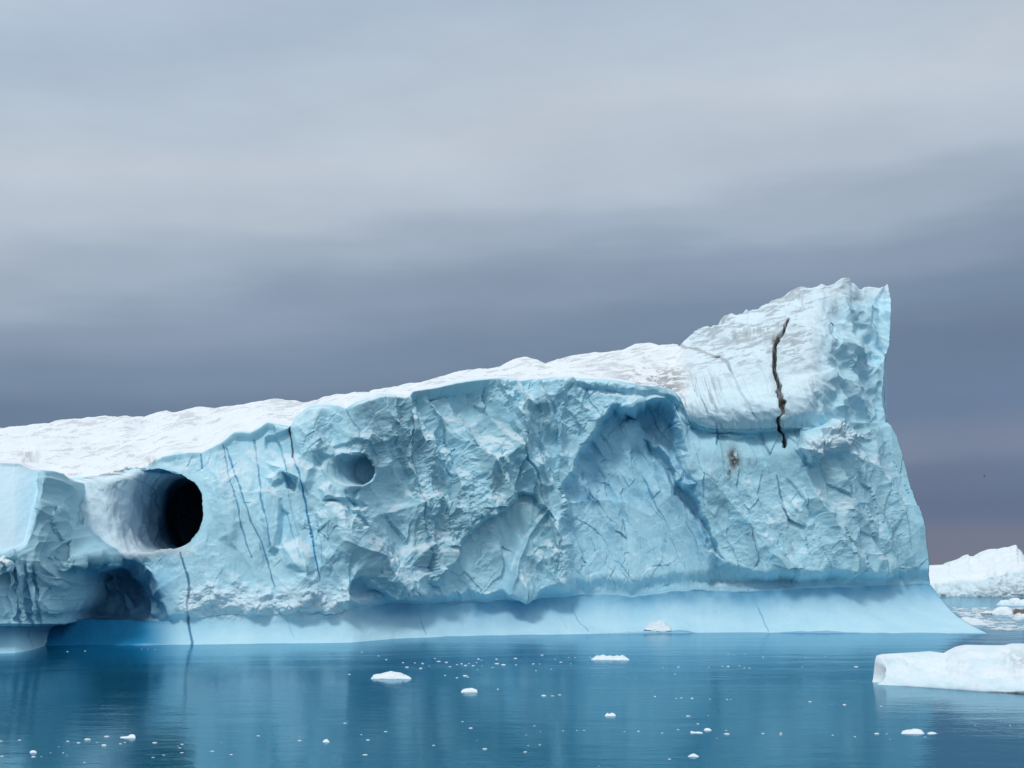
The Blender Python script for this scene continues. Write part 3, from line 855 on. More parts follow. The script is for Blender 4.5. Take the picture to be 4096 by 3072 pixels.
# ---- back of the berg and the closing of its ends
top = P2[-1]
NB_ = 30
bt = np.linspace(0, 1, NB_ + 1)[1:][:, None]
thick = curve(U, [(-1500, 14), (2600, 14), (3300, 10), (3560, 3)], 9)
backP = []
for tt in bt[:, 0]:
    q = top.copy()
    q[:, 1] += thick * math.sin(tt * math.pi / 2) * 1.0 + 0.6 * fbm(U / 50, np.full(NU, tt * 9), 3, 701) * math.sin(tt * math.pi)
    q[:, 2] = top[:, 2] + (-1.6 - top[:, 2]) * (1 - math.cos(tt * math.pi / 2)) ** 1.2
    backP.append(q)
P3 = np.concatenate([P2, np.array(backP)])
tb = np.zeros((NB_, NU, 4))
tb[..., 0] = 0.5 * (1 - bt)
tint = np.concatenate([tint, tb])
SEG = np.concatenate([SEG, np.array(['back'] * NB_)])
# end caps: the last columns draw in to the mean of front and back at the same height
def cap(side):
    c = P3[:, side]
    nfront = P2.shape[0]
    zf, zb = c[:nfront, 2], c[nfront:, 2]
    m = c.copy()
    order = np.argsort(zb)
    for i in range(2):
        m[:nfront, i] = 0.5 * (c[:nfront, i] + np.interp(zf, zb[order], c[nfront:, i][order]))
    o2 = np.argsort(zf)
    for i in range(2):
        m[nfront:, i] = 0.5 * (c[nfront:, i] + np.interp(zb, zf[o2], c[:nfront, i][o2]))
    return c, m


cR, mR = cap(-1)
cL, mL = cap(0)
ext = [cR + (mR - cR) * a for a in np.linspace(0, 1, 9)[1:]]
exl = [cL + (mL - cL) * a for a in np.linspace(1, 0, 5)[:-1]]
P3 = np.concatenate([np.stack(exl, 1), P3, np.stack(ext, 1)], 1)
tint = np.concatenate([np.repeat(tint[:, :1], 4, 1), tint, np.repeat(tint[:, -1:], 8, 1)], 1)
NF = normals_of(P3)
NF[-NB_ - 1:, :] *= 1
berg = empty("iceberg", (0, 125, 0))
tag(berg, "huge pale blue iceberg with snowy sloping top, dark cave mouth and tilted tower", "iceberg")


def part(name, mask, ov=True, parent=berg):
    i = np.where(mask)[0]
    lo, hi = i[0], min(i[-1] + 2, P3.shape[0])
    return grid_mesh(name, P3[lo:hi], tint[lo:hi], MAT_ICE, NF[lo:hi], parent)


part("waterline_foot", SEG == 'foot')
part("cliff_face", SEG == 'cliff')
part("snow_cap", (SEG == 'snow') | (SEG == 'back'))

# ------------------------------------------------------------------ the near pillar of the same berg
ve = np.linspace(0, 1, 260)
YPw = 98.5
V = np.concatenate([np.linspace(-900, -30, 40), np.linspace(-25, 445, 330)])
vt = np.clip((V + 900) / 1345.0, 0, 1)
pil_sil = np.array([(1851, 300), (1880, 292), (1905, 300), (1930, 326), (1934, 330), (2000, 332), (2079, 334), (2120, 350), (2173, 391), (2223, 445), (2262, 440), (2300, 352), (2347, 311), (2400, 300), (2462, 268),
                    (2490, 256), (2500, 246), (2508, 186), (2530, 171), (2560, 170), (2600, 178), (2700, 190)], float)


def pil_px(py):
    sil = np.interp(py, pil_sil[:, 0], pil_sil[:, 1])
    v = np.broadcast_to(V, py.shape)
    x0 = 60.0
    return np.where(v < x0, v, x0 + (v - x0) / (445 - x0) * (sil - x0))


wlp = curve(V, [(-900, 2650), (0, 2614), (445, 2598)])
Ywp = water_Y(wlp)
frac = np.clip((V - 60) / 385.0, 0, 1)
ptop = curve(V, [(-900, 1830), (0, 1851), (87, 1855), (166, 1878), (215, 1880), (260, 1884), (300, 1886), (340, 1905), (390, 1926), (445, 1934)])
rp, ry, rY, sg = [], [], [], []


def addp(py, Y, nm):
    rp.append(pil_px(py))
    ry.append(py)
    rY.append(Y)
    sg.extend([nm] * py.shape[0])


turn = 4.5 * frac ** 2.2
t = np.linspace(0, 1, 44)[:, None]
nop = np.full_like(V, 2506.0)
addp(wlp + (nop - wlp) * t, Ywp + turn * 0.8 + 2.3 * (1 - (1 - t) ** 2.1), 'foot')
t = np.linspace(0, 1, 11)[1:][:, None]
addp(nop - 12 * t, Ywp + turn * 0.8 + 2.3 - 2.2 * np.sin(t * math.pi / 2), 'face')
t = np.linspace(0, 1, 301)[1:][:, None]
pf = nop - 12 + (ptop - nop + 12) * t
addp(pf, Ywp + turn + 0.1 + 2.0 * t ** 1.5, 'face')
t = np.linspace(0, 1, 61)[1:][:, None]
ptb = np.minimum(ptop - 3, np.interp(V, [-900, 0, 60, 110, 166, 445], [1800, 1838, 1846, 1852, 1868, 1915]))
addp(ptop + (ptb - ptop) * t, Ywp + turn + 2.1 + 12.0 * t, 'top')
qX, qY, qD, qS = np.concatenate(rp), np.concatenate(ry), np.concatenate(rY), np.array(sg)
face = (qS == 'face')[:, None]
w1 = qX + 14 * fbm(qX / 40, qY / 40, 3, 811)
w2 = qY + 14 * fbm(qX / 40, qY / 40, 3, 823)
PANEL = [(-240, 1700), (166, 1870), (160, 1960), (150, 2010), (130, 2090), (106, 2170), (60, 2205), (-200, 2215)]
pan = sstep(-10, 14, sdf_poly(w1 * 0.3 + qX * 0.7, w2 * 0.3 + qY * 0.7, PANEL)) * face
d = np.zeros_like(qX)
# the smooth panel leans back from its sill and faces a little left
d += pan * (0.5 + 4.0 * np.clip((2205 - qY) / 340.0, 0, 1) * (1 - 0.35 * qX / 160.0))
d -= face * (1 - pan) * 1.3 * sstep(2260, 1990, qY) * sstep(300, 200, qX)
d += face * 4.2 * sstep(150, 340, qX) * sstep(2240, 2020, qY)
d -= face * sstep(-3, 14, sdf_poly(w1, w2, [(-200, 2235), (20, 2233), (55, 2256), (40, 2292), (5, 2320), (-200, 2330)])) * 1.6
d += face * sstep(-4, 14, sdf_poly(w1, w2, [(310, 2020), (332, 2000), (334, 2100), (305, 2105)])) * 1.4
d -= face * sstep(-4, 20, sdf_poly(w1, w2, [(190, 2060), (250, 1990), (280, 2060), (285, 2150), (240, 2165), (205, 2110)])) * 0.9
d += face * sstep(-4, 14, sdf_poly(w1, w2, [(240, 2190), (285, 2160), (280, 2230), (235, 2280)])) * 0.9
d += face * sstep(-4, 20, sdf_poly(w1, w2, [(340, 2230), (450, 2250), (310, 2350), (316, 2290)])) * 1.6
d -= face * sstep(-4, 26, sdf_poly(w1, w2, [(190, 2330), (250, 2320), (290, 2350), (250, 2490), (170, 2490)])) * 0.6
for cx_, w_, dd_ in ((98, 9, 0.9), (52, 8, 0.7), (134, 7, 0.5), (15, 8, 0.6)):
    d += face * 0.8 * dd_ * (0.6 + fbm(qX / 30 + cx_, qY / 45, 2, 815)) * np.exp(-((w1 - cx_ - 0.12 * (qY - 2250)) / w_) ** 2) * sstep(2215, 2290, qY)
nt_ = int((qS == 'top').sum())
d[-nt_:] += d[-nt_ - 1] * (1 - np.linspace(0, 1, nt_)[:, None])
Pp = at(qX, qY, qD + d)
npn = normals_of(Pp)
for _ in range(2):
    npn[1:-1] = (npn[:-2] + npn[1:-1] + npn[2:]) / 3
    npn[:, 1:-1] = (npn[:, :-2] + npn[:, 1:-1] + npn[:, 2:]) / 3
px_, pz_ = Pp[..., 0], Pp[..., 2]
am = face * (1 - 0.92 * pan) * sstep(2496, 2470, qY) * sstep(0, 14, qY - np.interp(qX, V, ptop))
am = am * (0.25 + 0.75 * sstep(0.98, 0.72, frac))
dp = am * (1.25 * facets((px_ + 0.2 * pz_) / 1.5, pz_ / 3.2, 831, 2.0, 0.8, 0.6) + 0.65 * facets(px_ / 0.7, pz_ / 1.3, 841, 1.8, 0.7, 0.7) + 0.07 * fbm(px_ * 3, pz_ * 2, 3, 851))
dp += pan * 0.025 * fbm(px_ * 4, pz_ * 4, 3, 861) + (qS == 'top')[:, None] * 0.12 * fbm(px_ * 0.8, Pp[..., 1] * 0.8, 4, 871)
Pp = Pp + npn * dp[..., None]
tp_ = np.zeros((*qX.shape, 4))
tp_[..., 0] = np.maximum((qS == 'top')[:, None] * np.ones_like(qX), pan * 0.45)  # snow on top; panel lightened to paint in the light it faces
tp_[..., 0] = np.maximum(tp_[..., 0], face * 0.9 * sstep(-2, 8, sdf_poly(w1, w2, [(-200, 2228), (20, 2228), (50, 2250), (20, 2262), (-200, 2262)])))
tp_[..., 3] = face * (1 - pan) * 0.85 * sstep(2420, 2250, qY)  # facets turned from the light: their shade painted in grey
bl = np.zeros_like(qX)
for cx_ in (98, 52, 134):
    bl = np.maximum(bl, face * 0.45 * np.exp(-((w1 - cx_ - 0.12 * (qY - 2250)) / 5) ** 2) * sstep(2225, 2290, qY))
bl = np.maximum(bl, (qS == 'foot')[:, None] * (0.08 + 0.35 * sstep(2565, 2512, qY)))  # pillar foot: shade below its notch painted in blue
bl = np.maximum(bl, face * 0.35 * sstep(300, 380, qX) * sstep(2220, 2280, qY))  # pillar side in the grotto: shade painted in blue
for pts, w_, a_ in (([(118, 2522), (112, 2545)], 7, 0.6), ([(118, 2545), (132, 2590)], 4, 0.4)):
    bl = np.maximum(bl, a_ * sstep(1, 0.3, dist_line(qX, qY, pts) / w_))
tp_[..., 2] = bl
# underwater skirt, and a right-hand side that runs back into the main berg
sk = Pp[0] + np.array([0, -2.5, -1.6])
Pp = np.concatenate([sk[None], Pp])
tp_ = np.concatenate([tp_[:1], tp_])
qS = np.concatenate([np.array(['foot']), qS])
sidecols = []
for a_ in np.linspace(0, 1, 25)[1:]:
    q = Pp[:, -1].copy()
    q[:, 0] -= 1.0 * a_ * (1 + 0.3 * np.sin(q[:, 2] * 1.3))
    q[:, 1] += 13.0 * a_
    q[:, 0] += 0.25 * fbm(q[:, 1] * 0.9, q[:, 2] * 0.9, 3, 881)
    sidecols.append(q)
Pp = np.concatenate([Pp, np.stack(sidecols, 1)], 1)
tp_ = np.concatenate([tp_, np.repeat(tp_[:, -1:], 24, 1)], 1)
nP = normals_of(Pp)
pillar = grid_mesh("ice_pillar", Pp, tp_, MAT_ICE, nP, berg)
pillar['label'] = "pale pillar of ice at the cave side with a smooth bright panel"


# ------------------------------------------------------------------ floating ice
def floe(name, label, cat, outline, wline, back=1.0, mat=None, group=None, rough_=0.05, seed=1, nose=0.0, tintf=None, nv=70, freq=1.0, shape=2.0, cols=None):
    """a floating piece: `outline` is its skyline and `wline` its waterline in the photo, `back` how deep it is (x width)"""
    x0, x1 = wline[0][0], wline[-1][0]
    nc = cols or int(np.clip((x1 - x0) / 2.2, 14, 300))
    a_ = 0.5 - 0.5 * np.cos(np.linspace(0, 1, nc) * math.pi)
    u = x0 + (x1 - x0) * (0.5 * a_ + 0.5 * np.linspace(0, 1, nc))
    wy_ = curve(u, wline)
    oy = curve(u, outline)
    Y0 = water_Y(wy_)
    dep = back * (x1 - x0) / F * Y0.mean()
    ends = np.clip(np.minimum(u - x0, x1 - u) / (0.18 * (x1 - x0) + 1e-6), 0, 1) ** 0.6
    dep = dep * (0.15 + 0.85 * ends)
    rows, yy = [], []
    for t_ in np.linspace(0, 1, nv):
        rows.append(wy_ + (oy - wy_) * (1 - (1 - t_) ** shape))
        yy.append(Y0 + dep * t_ ** 1.4)
    py_, Yv = np.array(rows), np.array(yy)
    px__ = np.broadcast_to(u, py_.shape).copy()
    px__ += nose * np.sin(np.linspace(0, 1, nv) * math.pi)[:, None] * np.exp(-(u - x0) / 60.0)
    Q = at(px__, py_, Yv)
    Q[0, :, 2] = -0.05
    n_ = normals_of(Q)
    sc = freq
    wgt = np.sin(np.linspace(0, 1, nv) * math.pi)[:, None] ** 0.5
    dd = rough_ * (fbm(Q[..., 0] * sc + seed, Q[..., 1] * sc * 0.8 + Q[..., 2] * sc, 5, seed, 0.55))
    Q = Q + n_ * (dd * wgt)[..., None]
    # the far side, down to below the water
    top_ = Q[-1]
    bk = []
    for t_ in np.linspace(0, 1, 9)[1:]:
        q = top_.copy()
        q[:, 1] += dep * 0.5 * t_ ** 0.7
        q[:, 0] = q[:, 0].mean() + (q[:, 0] - q[:, 0].mean()) * (1 - 0.16 * t_)
        q[:, 2] = top_[:, 2] + (-0.3 - top_[:, 2]) * t_ ** 2
        bk.append(q)
    sk_ = Q[0].copy()
    sk_[:, 2] = -0.4
    Q = np.concatenate([sk_[None], Q, np.array(bk)])
    tn = np.zeros((*Q.shape[:2], 4))
    hh_ = np.clip(Q[..., 2] / max(Q[..., 2].max(), 0.05), 0, 1)
    tn[..., 0] = 0.62 + 0.28 * hh_ + 0.3 * fbm(Q[..., 0] * 2 * freq, Q[..., 1] * 2 * freq, 3, seed + 9)
    tn[..., 2] = 0.4 * np.exp(-(hh_ / 0.16) ** 2)
    if tintf:
        tintf(tn, u, np.concatenate([[wy_], py_, np.repeat(py_[-1:], 8, 0)]), Q)
    o = bpy.data.objects.new(name, None)
    c = Q.reshape(-1, 3).mean(0)
    c[2] = 0
    c[0], c[1] = Q[..., 0].mean(), Q[..., 1].mean()
    ob = grid_mesh(name, Q - c, tn, mat or MAT_SNOW, None)
    bpy.data.objects.remove(o)
    ob.location = c
    tag(ob, label, cat, group)
    return ob


def t_front(tn, u, py, Q):
    X = np.broadcast_to(u, py.shape)
    tn[..., 0] = np.clip(0.66 - 0.25 * sstep(2690, 2760, py) + 0.5 * fbm(X / 60, py / 25, 4, 15), 0.2, 0.95)
    tn[..., 3] = 0.35
    tn[..., 1] = 0.30 * np.exp(-(((X - 4080) / 70) ** 2 + ((py - 2640) / 40) ** 2)) * sstep(-0.2, 0.3, fbm(X / 12, py / 12, 3, 5))
    tn[..., 1] += 0.8 * sstep(3920, 3990, X) * sstep(2763, 2769, py)
    tn[..., 2] = 0.25 * sstep(2745, 2760, py)


floe("ice_floe", "large white floe with undercut left nose, in front of the iceberg's right end", "ice floe",
     [(3487, 2731), (3492, 2716), (3500, 2640), (3506, 2622), (3529, 2616), (3600, 2613), (3680, 2610), (3730, 2606), (3760, 2610), (3788, 2614), (3812, 2600), (3839, 2587), (3870, 2580), (3900, 2580), (4000, 2582), (4040, 2581), (4066, 2574), (4200, 2575), (4400, 2620), (4560, 2780)],
     [(3487, 2737), (3594, 2743), (3788, 2756), (3917, 2766), (4096, 2775), (4560, 2785)], back=0.5, rough_=0.34, seed=7, nose=52, tintf=t_front, nv=110, freq=0.7, shape=1.15, cols=420)


def t_far(tn, u, py, Q):
    X = np.broadcast_to(u, py.shape)
    edge_ = np.interp(X, [3700, 3900, 3945, 3985, 4096, 4400], [2330, 2325, 2322, 2295, 2282, 2270])
    low = sstep(-4, 6, py - edge_ + 10 * fbm(X / 14, py / 14, 3, 33))
    tn[..., 0] = 0.78 - 0.30 * low + 0.3 * fbm(X / 40, py / 16, 4, 39)
    tn[..., 3] = 0.55 * low
    tn[..., 1] = 0.22 * low * sstep(0.05, 0.4, fbm(X / 7, py / 7, 4, 35)) * sstep(3930, 4000, X)
    tn[..., 2] = 0.8 * np.exp(-(((X - 3962) / 3.5) ** 2 + ((py - 2340) / 9) ** 2)) + 0.12 * low * sstep(0, 0.3, fbm(X / 10, py / 8, 3, 37))


FARSKY = [(3560, 2262), (3700, 2262), (3740, 2260), (3780, 2258), (3797, 2256), (3799, 2247), (3815, 2243), (3845, 2233), (3862, 2224), (3869, 2218), (3874, 2218), (3876, 2224), (3893, 2226), (3902, 2227), (3920, 2214), (3937, 2204), (3960, 2196), (3985, 2195),
          (3993, 2197), (4010, 2191), (4024, 2188), (4035, 2190), (4052, 2183), (4064, 2179), (4069, 2184), (4071, 2193), (4085, 2203), (4096, 2222), (4200, 2240), (4420, 2300), (4600, 2386)]
FARWL = [(3560, 2386), (3760, 2386), (4100, 2388), (4600, 2391)]


def far_berg():
    nc, nv = 460, 150
    u = np.linspace(3560, 4600, nc)
    wy_, oy = curve(u, FARWL), curve(u, FARSKY)
    Y0 = water_Y(wy_)
    ed = np.interp(u, [3560, 3900, 3945, 3985, 4096, 4400, 4600], [2330, 2328, 2324, 2298, 2284, 2290, 2388])
    ed = np.minimum(np.maximum(ed, oy + 3), wy_ - 1)
    py_, Yv = [], []
    for t_ in np.linspace(0, 1, nv):
        if t_ < 0.45:
            k = t_ / 0.45
            py_.append(wy_ + (ed - wy_) * k)
            Yv.append(Y0 + 2.5 * k ** 2)
        else:
            k = (t_ - 0.45) / 0.55
            py_.append(ed + (oy - ed) * k)
            Yv.append(Y0 + 2.5 + 38 * k)
    py_, Yv = np.array(py_), np.array(Yv)
    X = np.broadcast_to(u, py_.shape)
    Q = at(X, py_, Yv)
    low = np.linspace(0, 1, nv)[:, None] < 0.45
    d_ = np.where(low, -0.9 * facets(Q[..., 0] / 2.6, Q[..., 2] / 2.0, 901, 1.2, 0.5, 0.6) + 0.5 * fbm(Q[..., 0], Q[..., 2], 3, 903), 0.9 * fbm(Q[..., 0] * 0.12, Q[..., 1] * 0.12, 5, 905) + 0.35 * fbm(Q[..., 0] * 0.5, Q[..., 1] * 0.4, 3, 907))
    d_ = d_ * np.minimum(1, (1 - np.linspace(0, 1, nv))[:, None] * 12)
    Q = Q + normals_of(Q) * d_[..., None]
    bk = []
    for t_ in np.linspace(0, 1, 16)[1:]:
        q = Q[nv - 1].copy()
        q[:, 1] += 14 * math.sin(t_ * math.pi / 2)
        q[:, 2] += (-1 - q[:, 2]) * (1 - math.cos(t_ * math.pi / 2))
        bk.append(q)
    sk_ = Q[0].copy()
    sk_[:, 2] = -1.0
    Q = np.concatenate([sk_[None], Q, np.array(bk)])
    py_ = np.concatenate([py_[:1], py_, np.repeat(py_[-1:], 15, 0)])
    tn = np.zeros((*Q.shape[:2], 4))
    t_far(tn, u, py_, Q)
    o = empty("distant_iceberg", (0, 0, 0))
    b_ = empty("x", (0, 0, 0))
    bpy.data.objects.remove(b_)
    o.location = (Q[..., 0].mean(), Q[..., 1].mean(), 0)
    bpy.context.view_layer.update()
    ns = normals_of(Q)
    cut = 1 + int(0.45 * nv)
    grid_mesh("ice_cliff", Q[:cut + 1], tn[:cut + 1], MAT_SNOW, ns[:cut + 1], o)
    grid_mesh("snow_slope", Q[cut:], tn[cut:], MAT_SNOW, ns[cut:], o)
    tag(o, "white snowy iceberg on the horizon behind the big iceberg's right end", "iceberg")


far_berg()


def t_blue(tn, u, py, Q):
    h = np.clip(Q[..., 2] / max(Q[..., 2].max(), 0.1), 0, 1)
    tn[..., 0] = 0.35 + 0.4 * h
    tn[..., 2] = 0.35 * (1 - h) ** 3


def t_dark(tn, u, py, Q):
    X = np.broadcast_to(u, py.shape)
    h = np.clip(Q[..., 2] / max(Q[..., 2].max(), 0.1), 0, 1)
    tn[..., 0] = 0.8
    tn[..., 2] = 0.5 * (1 - h) ** 2
    tn[..., 1] = sstep(4044, 4056, X) * 0.95 * sstep(0.95, 0.6, h + 0.3 * fbm(X / 6, py / 6, 3, 3))


def t_gravel(tn, u, py, Q):
    h = np.clip(Q[..., 2] / max(Q[..., 2].max(), 0.1), 0, 1)
    tn[..., 0] = 0.7
    tn[..., 1] = 0.8 * sstep(0.5, 0.2, h)


floe("ice_floe", "pale blue peaked floe farthest back, below the distant iceberg", "ice floe",
     [(3983, 2420), (4000, 2408), (4012, 2402), (4026, 2398), (4034, 2402), (4046, 2394), (4060, 2391), (4076, 2393), (4082, 2400), (4100, 2398), (4150, 2408), (4180, 2420)],
     [(3983, 2422), (4180, 2424)], back=0.5, rough_=0.7, seed=21, tintf=t_blue, freq=0.7)
floe("ice_floe", "rounded white floe with a dark dirty right side, in the brash ice", "ice floe",
     [(3958, 2456), (3970, 2445), (3985, 2434), (4005, 2429), (4030, 2432), (4050, 2438), (4062, 2436), (4090, 2438), (4150, 2444), (4190, 2460)],
     [(3958, 2458), (4190, 2462)], back=0.5, rough_=0.6, seed=23, tintf=t_dark, freq=0.8)
floe("ice_floe", "small flat floe with a dark gravelly waterline in the brash ice", "ice floe",
     [(3921, 2455), (3930, 2449), (3945, 2444), (3957, 2445), (3968, 2452)], [(3921, 2458), (3968, 2459)], back=0.6, rough_=0.3, seed=25, tintf=t_gravel)
floe("ice_floe", "little lumpy white floe at the right edge below the dirty floe", "ice floe",
     [(4058, 2470), (4070, 2460), (4078, 2457), (4086, 2462), (4100, 2461), (4130, 2473)], [(4058, 2472), (4130, 2475)], back=0.6, rough_=0.5, seed=27)
floe("ice_floe", "low warm white floe lying beside the iceberg's right tip", "ice floe",
     [(3840, 2476), (3850, 2468), (3864, 2468), (3890, 2474), (3920, 2480), (3938, 2492), (3955, 2499)], [(3840, 2500), (3955, 2502)], back=0.8, rough_=0.3, seed=29)

# crumbly block lying on the iceberg's smooth foot
i0 = np.argmin(np.abs(U - 2640))
Yb = YB[int(NB * 0.28), i0]
blk_px = np.linspace(2575, 2685, 60)
bo = curve(blk_px, [(2575, 2516), (2590, 2500), (2605, 2488), (2640, 2482), (2660, 2487), (2676, 2496), (2685, 2514)])
bb = curve(blk_px, [(2575, 2517), (2610, 2522), (2650, 2528), (2685, 2521)])
rows = []
for t_ in np.linspace(0, 1, 30):
    rows.append(at(blk_px, bb + (bo - bb) * t_ ** 0.8, Yw[i0] + 0.2 + 1.6 * t_ ** 1.3 + 0 * blk_px))
for t_ in np.linspace(0, 1, 8)[1:]:
    q = rows[29].copy()
    q[:, 1] += 1.2 * t_
    q[:, 2] -= 0.7 * t_ ** 2
    rows.append(q)
Q = np.array(rows)
Q = Q + normals_of(Q) * (0.16 * fbm(Q[..., 0] * 1.6, Q[..., 2] * 2.4 + Q[..., 1], 5, 47, 0.6))[..., None]
tn = np.zeros((*Q.shape[:2], 4))
tn[..., 0] = 0.5
cc = Q.reshape(-1, 3).mean(0)
ob = grid_mesh("ice_block", Q - cc, tn, MAT_SNOW)
ob.location = cc
tag(ob, "rough white ice chunk stranded on the iceberg's smooth pale foot at the waterline", "ice block")

named = [
    (1484, 1645, 2717, 2684, 'tall humped white floe in the mid water left of centre', [(0, .1), (.06, .55), (.18, .6), (.32, .8), (.45, .95), (.5, 1), (.56, .9), (.7, .82), (.82, .6), (.92, .4), (1, .05)]),
    (2363, 2516, 2641, 2619, 'long white floe with a knobbly row of bumps near the iceberg foot', [(0, .2), (.08, .5), (.15, .9), (.22, .8), (.32, 1), (.42, .75), (.52, .85), (.6, .7), (.7, .9), (.76, .75), (.83, .95), (.92, .6), (1, .2)]),
    (1844, 1910, 2771, 2752, 'small low white floe right of and below the humped floe', [(0, .3), (.15, .8), (.4, .8), (.7, 1), (.9, .7), (1, .3)]),
    (2420, 2463, 2866, 2849, 'small double knobbed white piece alone in the water below the knobbly floe', [(0, .3), (.2, .9), (.4, .6), (.6, .9), (.8, .8), (1, .3)]),
    (3604, 3699, 2937, 2917, 'smooth oval white floe below the big floe with the nose', [(0, .2), (.08, .7), (.3, .9), (.6, 1), (.85, .8), (1, .2)]),
    (3709, 3752, 2937, 2926, 'thin white piece touching the right side of the smooth oval floe', [(0, .3), (.3, .9), (.6, .8), (1, .2)]),
    (2752, 2795, 3028, 3015, 'white lens shaped piece at the bottom edge right of centre', [(0, .2), (.3, .9), (.6, 1), (1, .2)]),
    (2761, 2811, 2934, 2923, 'long thin white piece with a knob on its left end', [(0, .6), (.15, 1), (.3, .6), (.6, .7), (.85, .6), (1, .2)]),
    (2815, 2846, 2923, 2912, 'rounded white piece just above and right of the knob ended piece', [(0, .3), (.3, .9), (.7, 1), (1, .2)]),
    (481, 543, 2954, 2942, 'longest flat white piece in the dark reflection at the lower left', [(0, .6), (.3, .7), (.5, .8), (.75, 1), (1, .5)]),
    (1291, 1317, 2970, 2956, 'single bright rounded piece near the bottom left of centre', [(0, .3), (.3, .9), (.7, 1), (1, .3)]),
    (119, 147, 3012, 3001, 'double stacked white piece near the bottom left corner', [(0, .4), (.3, 1), (.7, .9), (1, .3)]),
]
for i, (xa, xb, yw_, yt, lab, prof) in enumerate(named):
    floe("ice_floe" if xb - xa > 60 else "ice_chunk", "%s" % lab, "ice floe" if xb - xa > 60 else "ice chunk",
         [(xa + (xb - xa) * a_, yw_ - (yw_ - yt) * h_) for a_, h_ in prof], [(xa, yw_ - 1), (xb, yw_)], back=0.8, rough_=0.10 if xb - xa > 60 else 0.05, seed=50 + i, freq=3.0, nv=36)

# ---- small chips: each its own object, (x, waterline y, width) in photo pixels
chip_sets = {
    "tiny white ice chip in the dense strip between the humped and knobbly floes": [
        (1448, 2609, 12), (1514, 2624, 12), (1545, 2639, 14), (1612, 2651, 12), (1660, 2652, 12), (1690, 2654, 14), (1627, 2669, 22), (1683, 2674, 20), (1718, 2663, 8), (1739, 2634, 12),
        (1755, 2646, 22), (1785, 2650, 18), (1800, 2667, 16), (1828, 2659, 12), (1846, 2656, 16), (1862, 2662, 20), (1876, 2655, 10), (1893, 2663, 18), (1906, 2651, 10), (1914, 2637, 16),
        (1926, 2641, 10), (1930, 2664, 8), (1970, 2670, 10), (1910, 2680, 8), (1986, 2637, 18), (1987, 2655, 24), (2015, 2660, 26), (2062, 2634, 20), (2064, 2660, 14), (2133, 2656, 16), (2158, 2656, 10),
        (2168, 2621, 16), (2220, 2636, 10), (2243, 2649, 18), (2274, 2631, 10), (2300, 2631, 8), (2205, 2677, 10), (2144, 2683, 10), (2283, 2655, 8), (2361, 2629, 10)],
    "tiny white ice chip in the bottom centre water below the dense strip": [
        (1780, 2702, 12), (1860, 2704, 26), (1872, 2709, 16), (1828, 2712, 14), (1992, 2757, 16), (2176, 2784, 26), (2210, 2784, 18), (2239, 2780, 16), (1397, 2698, 14), (1380, 2893, 20), (1445, 2939, 12), (1543, 2927, 20),
        (1472, 2961, 20), (1461, 3020, 28), (1884, 2913, 26), (1850, 2887, 12), (1940, 2997, 24), (1735, 2982, 16), (1908, 2962, 8), (2105, 2940, 12), (2138, 2904, 14), (2113, 2983, 10), (2159, 2980, 14), (2101, 3009, 20), (2240, 2992, 8),
        (2252, 2924, 12), (2308, 2922, 10), (2336, 2922, 14), (2498, 2927, 10), (2554, 2926, 14), (2620, 2787, 12), (2648, 2933, 12), (2678, 3037, 20), (2395, 3065, 8), (2162, 2927, 8)],
    "tiny white ice chip strewn in the water left of the big nosed floe": [
        (2913, 2618, 8), (2935, 2620, 8), (2979, 2615, 8), (3052, 2629, 10), (3223, 2630, 8), (3301, 2626, 8), (2653, 2671, 8), (2713, 2669, 16), (2700, 2697, 12), (2836, 2670, 8), (2890, 2665, 10), (2912, 2667, 16), (2958, 2664, 10),
        (2978, 2672, 10), (2998, 2673, 10), (3208, 2668, 10), (3425, 2668, 24), (2705, 2794, 10), (2725, 2792, 14), (2768, 2794, 18), (2840, 2797, 10), (2908, 2798, 12), (2923, 2798, 10), (2620, 2786, 12), (3240, 2808, 18), (3326, 2817, 8), (3378, 2820, 20),
        (2753, 2865, 26), (2833, 2862, 8), (2792, 2896, 18), (2712, 2919, 12), (2554, 2925, 12), (2650, 2932, 12), (2905, 2922, 10), (2908, 2937, 34), (2867, 2953, 8), (3052, 2935, 16), (3124, 2933, 18), (3123, 2940, 18), (3330, 2941, 14), (3508, 2936, 26), (3546, 2936, 12), (3420, 2947, 16), (3524, 2825, 18)],
    "tiny white ice chip in the reflections at the lower left corner": [
        (5, 2965, 16), (78, 2961, 20), (133, 3028, 24), (165, 3027, 10), (202, 3012, 10), (253, 3012, 12), (268, 3023, 8), (272, 2966, 18), (235, 2987, 10), (314, 2972, 20), (350, 2960, 36), (388, 2970, 12), (427, 2947, 30), (416, 2983, 34),
        (482, 2976, 16), (500, 2970, 14), (620, 2972, 26), (613, 3030, 16), (655, 3021, 16), (728, 2978, 16), (712, 2985, 8), (720, 2992, 14), (728, 3011, 20), (850, 3006, 20), (925, 3019, 20), (838, 3006, 8), (716, 2899, 8), (886, 2972, 8), (1033, 2944, 18), (1199, 2963, 20), (1200, 2949, 8), (338, 3050, 14), (8, 3026, 20)],
    "tiny white ice chip in the grey reflection under the big nosed floe": [
        (3700, 2948, 12), (3560, 2958, 8), (3688, 2921, 8), (3980, 2842, 8), (4040, 2902, 10), (3900, 2902, 8)],
    "tiny white ice chip floating under the dark grotto at the iceberg's left end": [
        (566, 2597, 8), (592, 2596, 7), (620, 2598, 8), (340, 2604, 12), (270, 2607, 10)],
}
rng = np.random.default_rng(5)


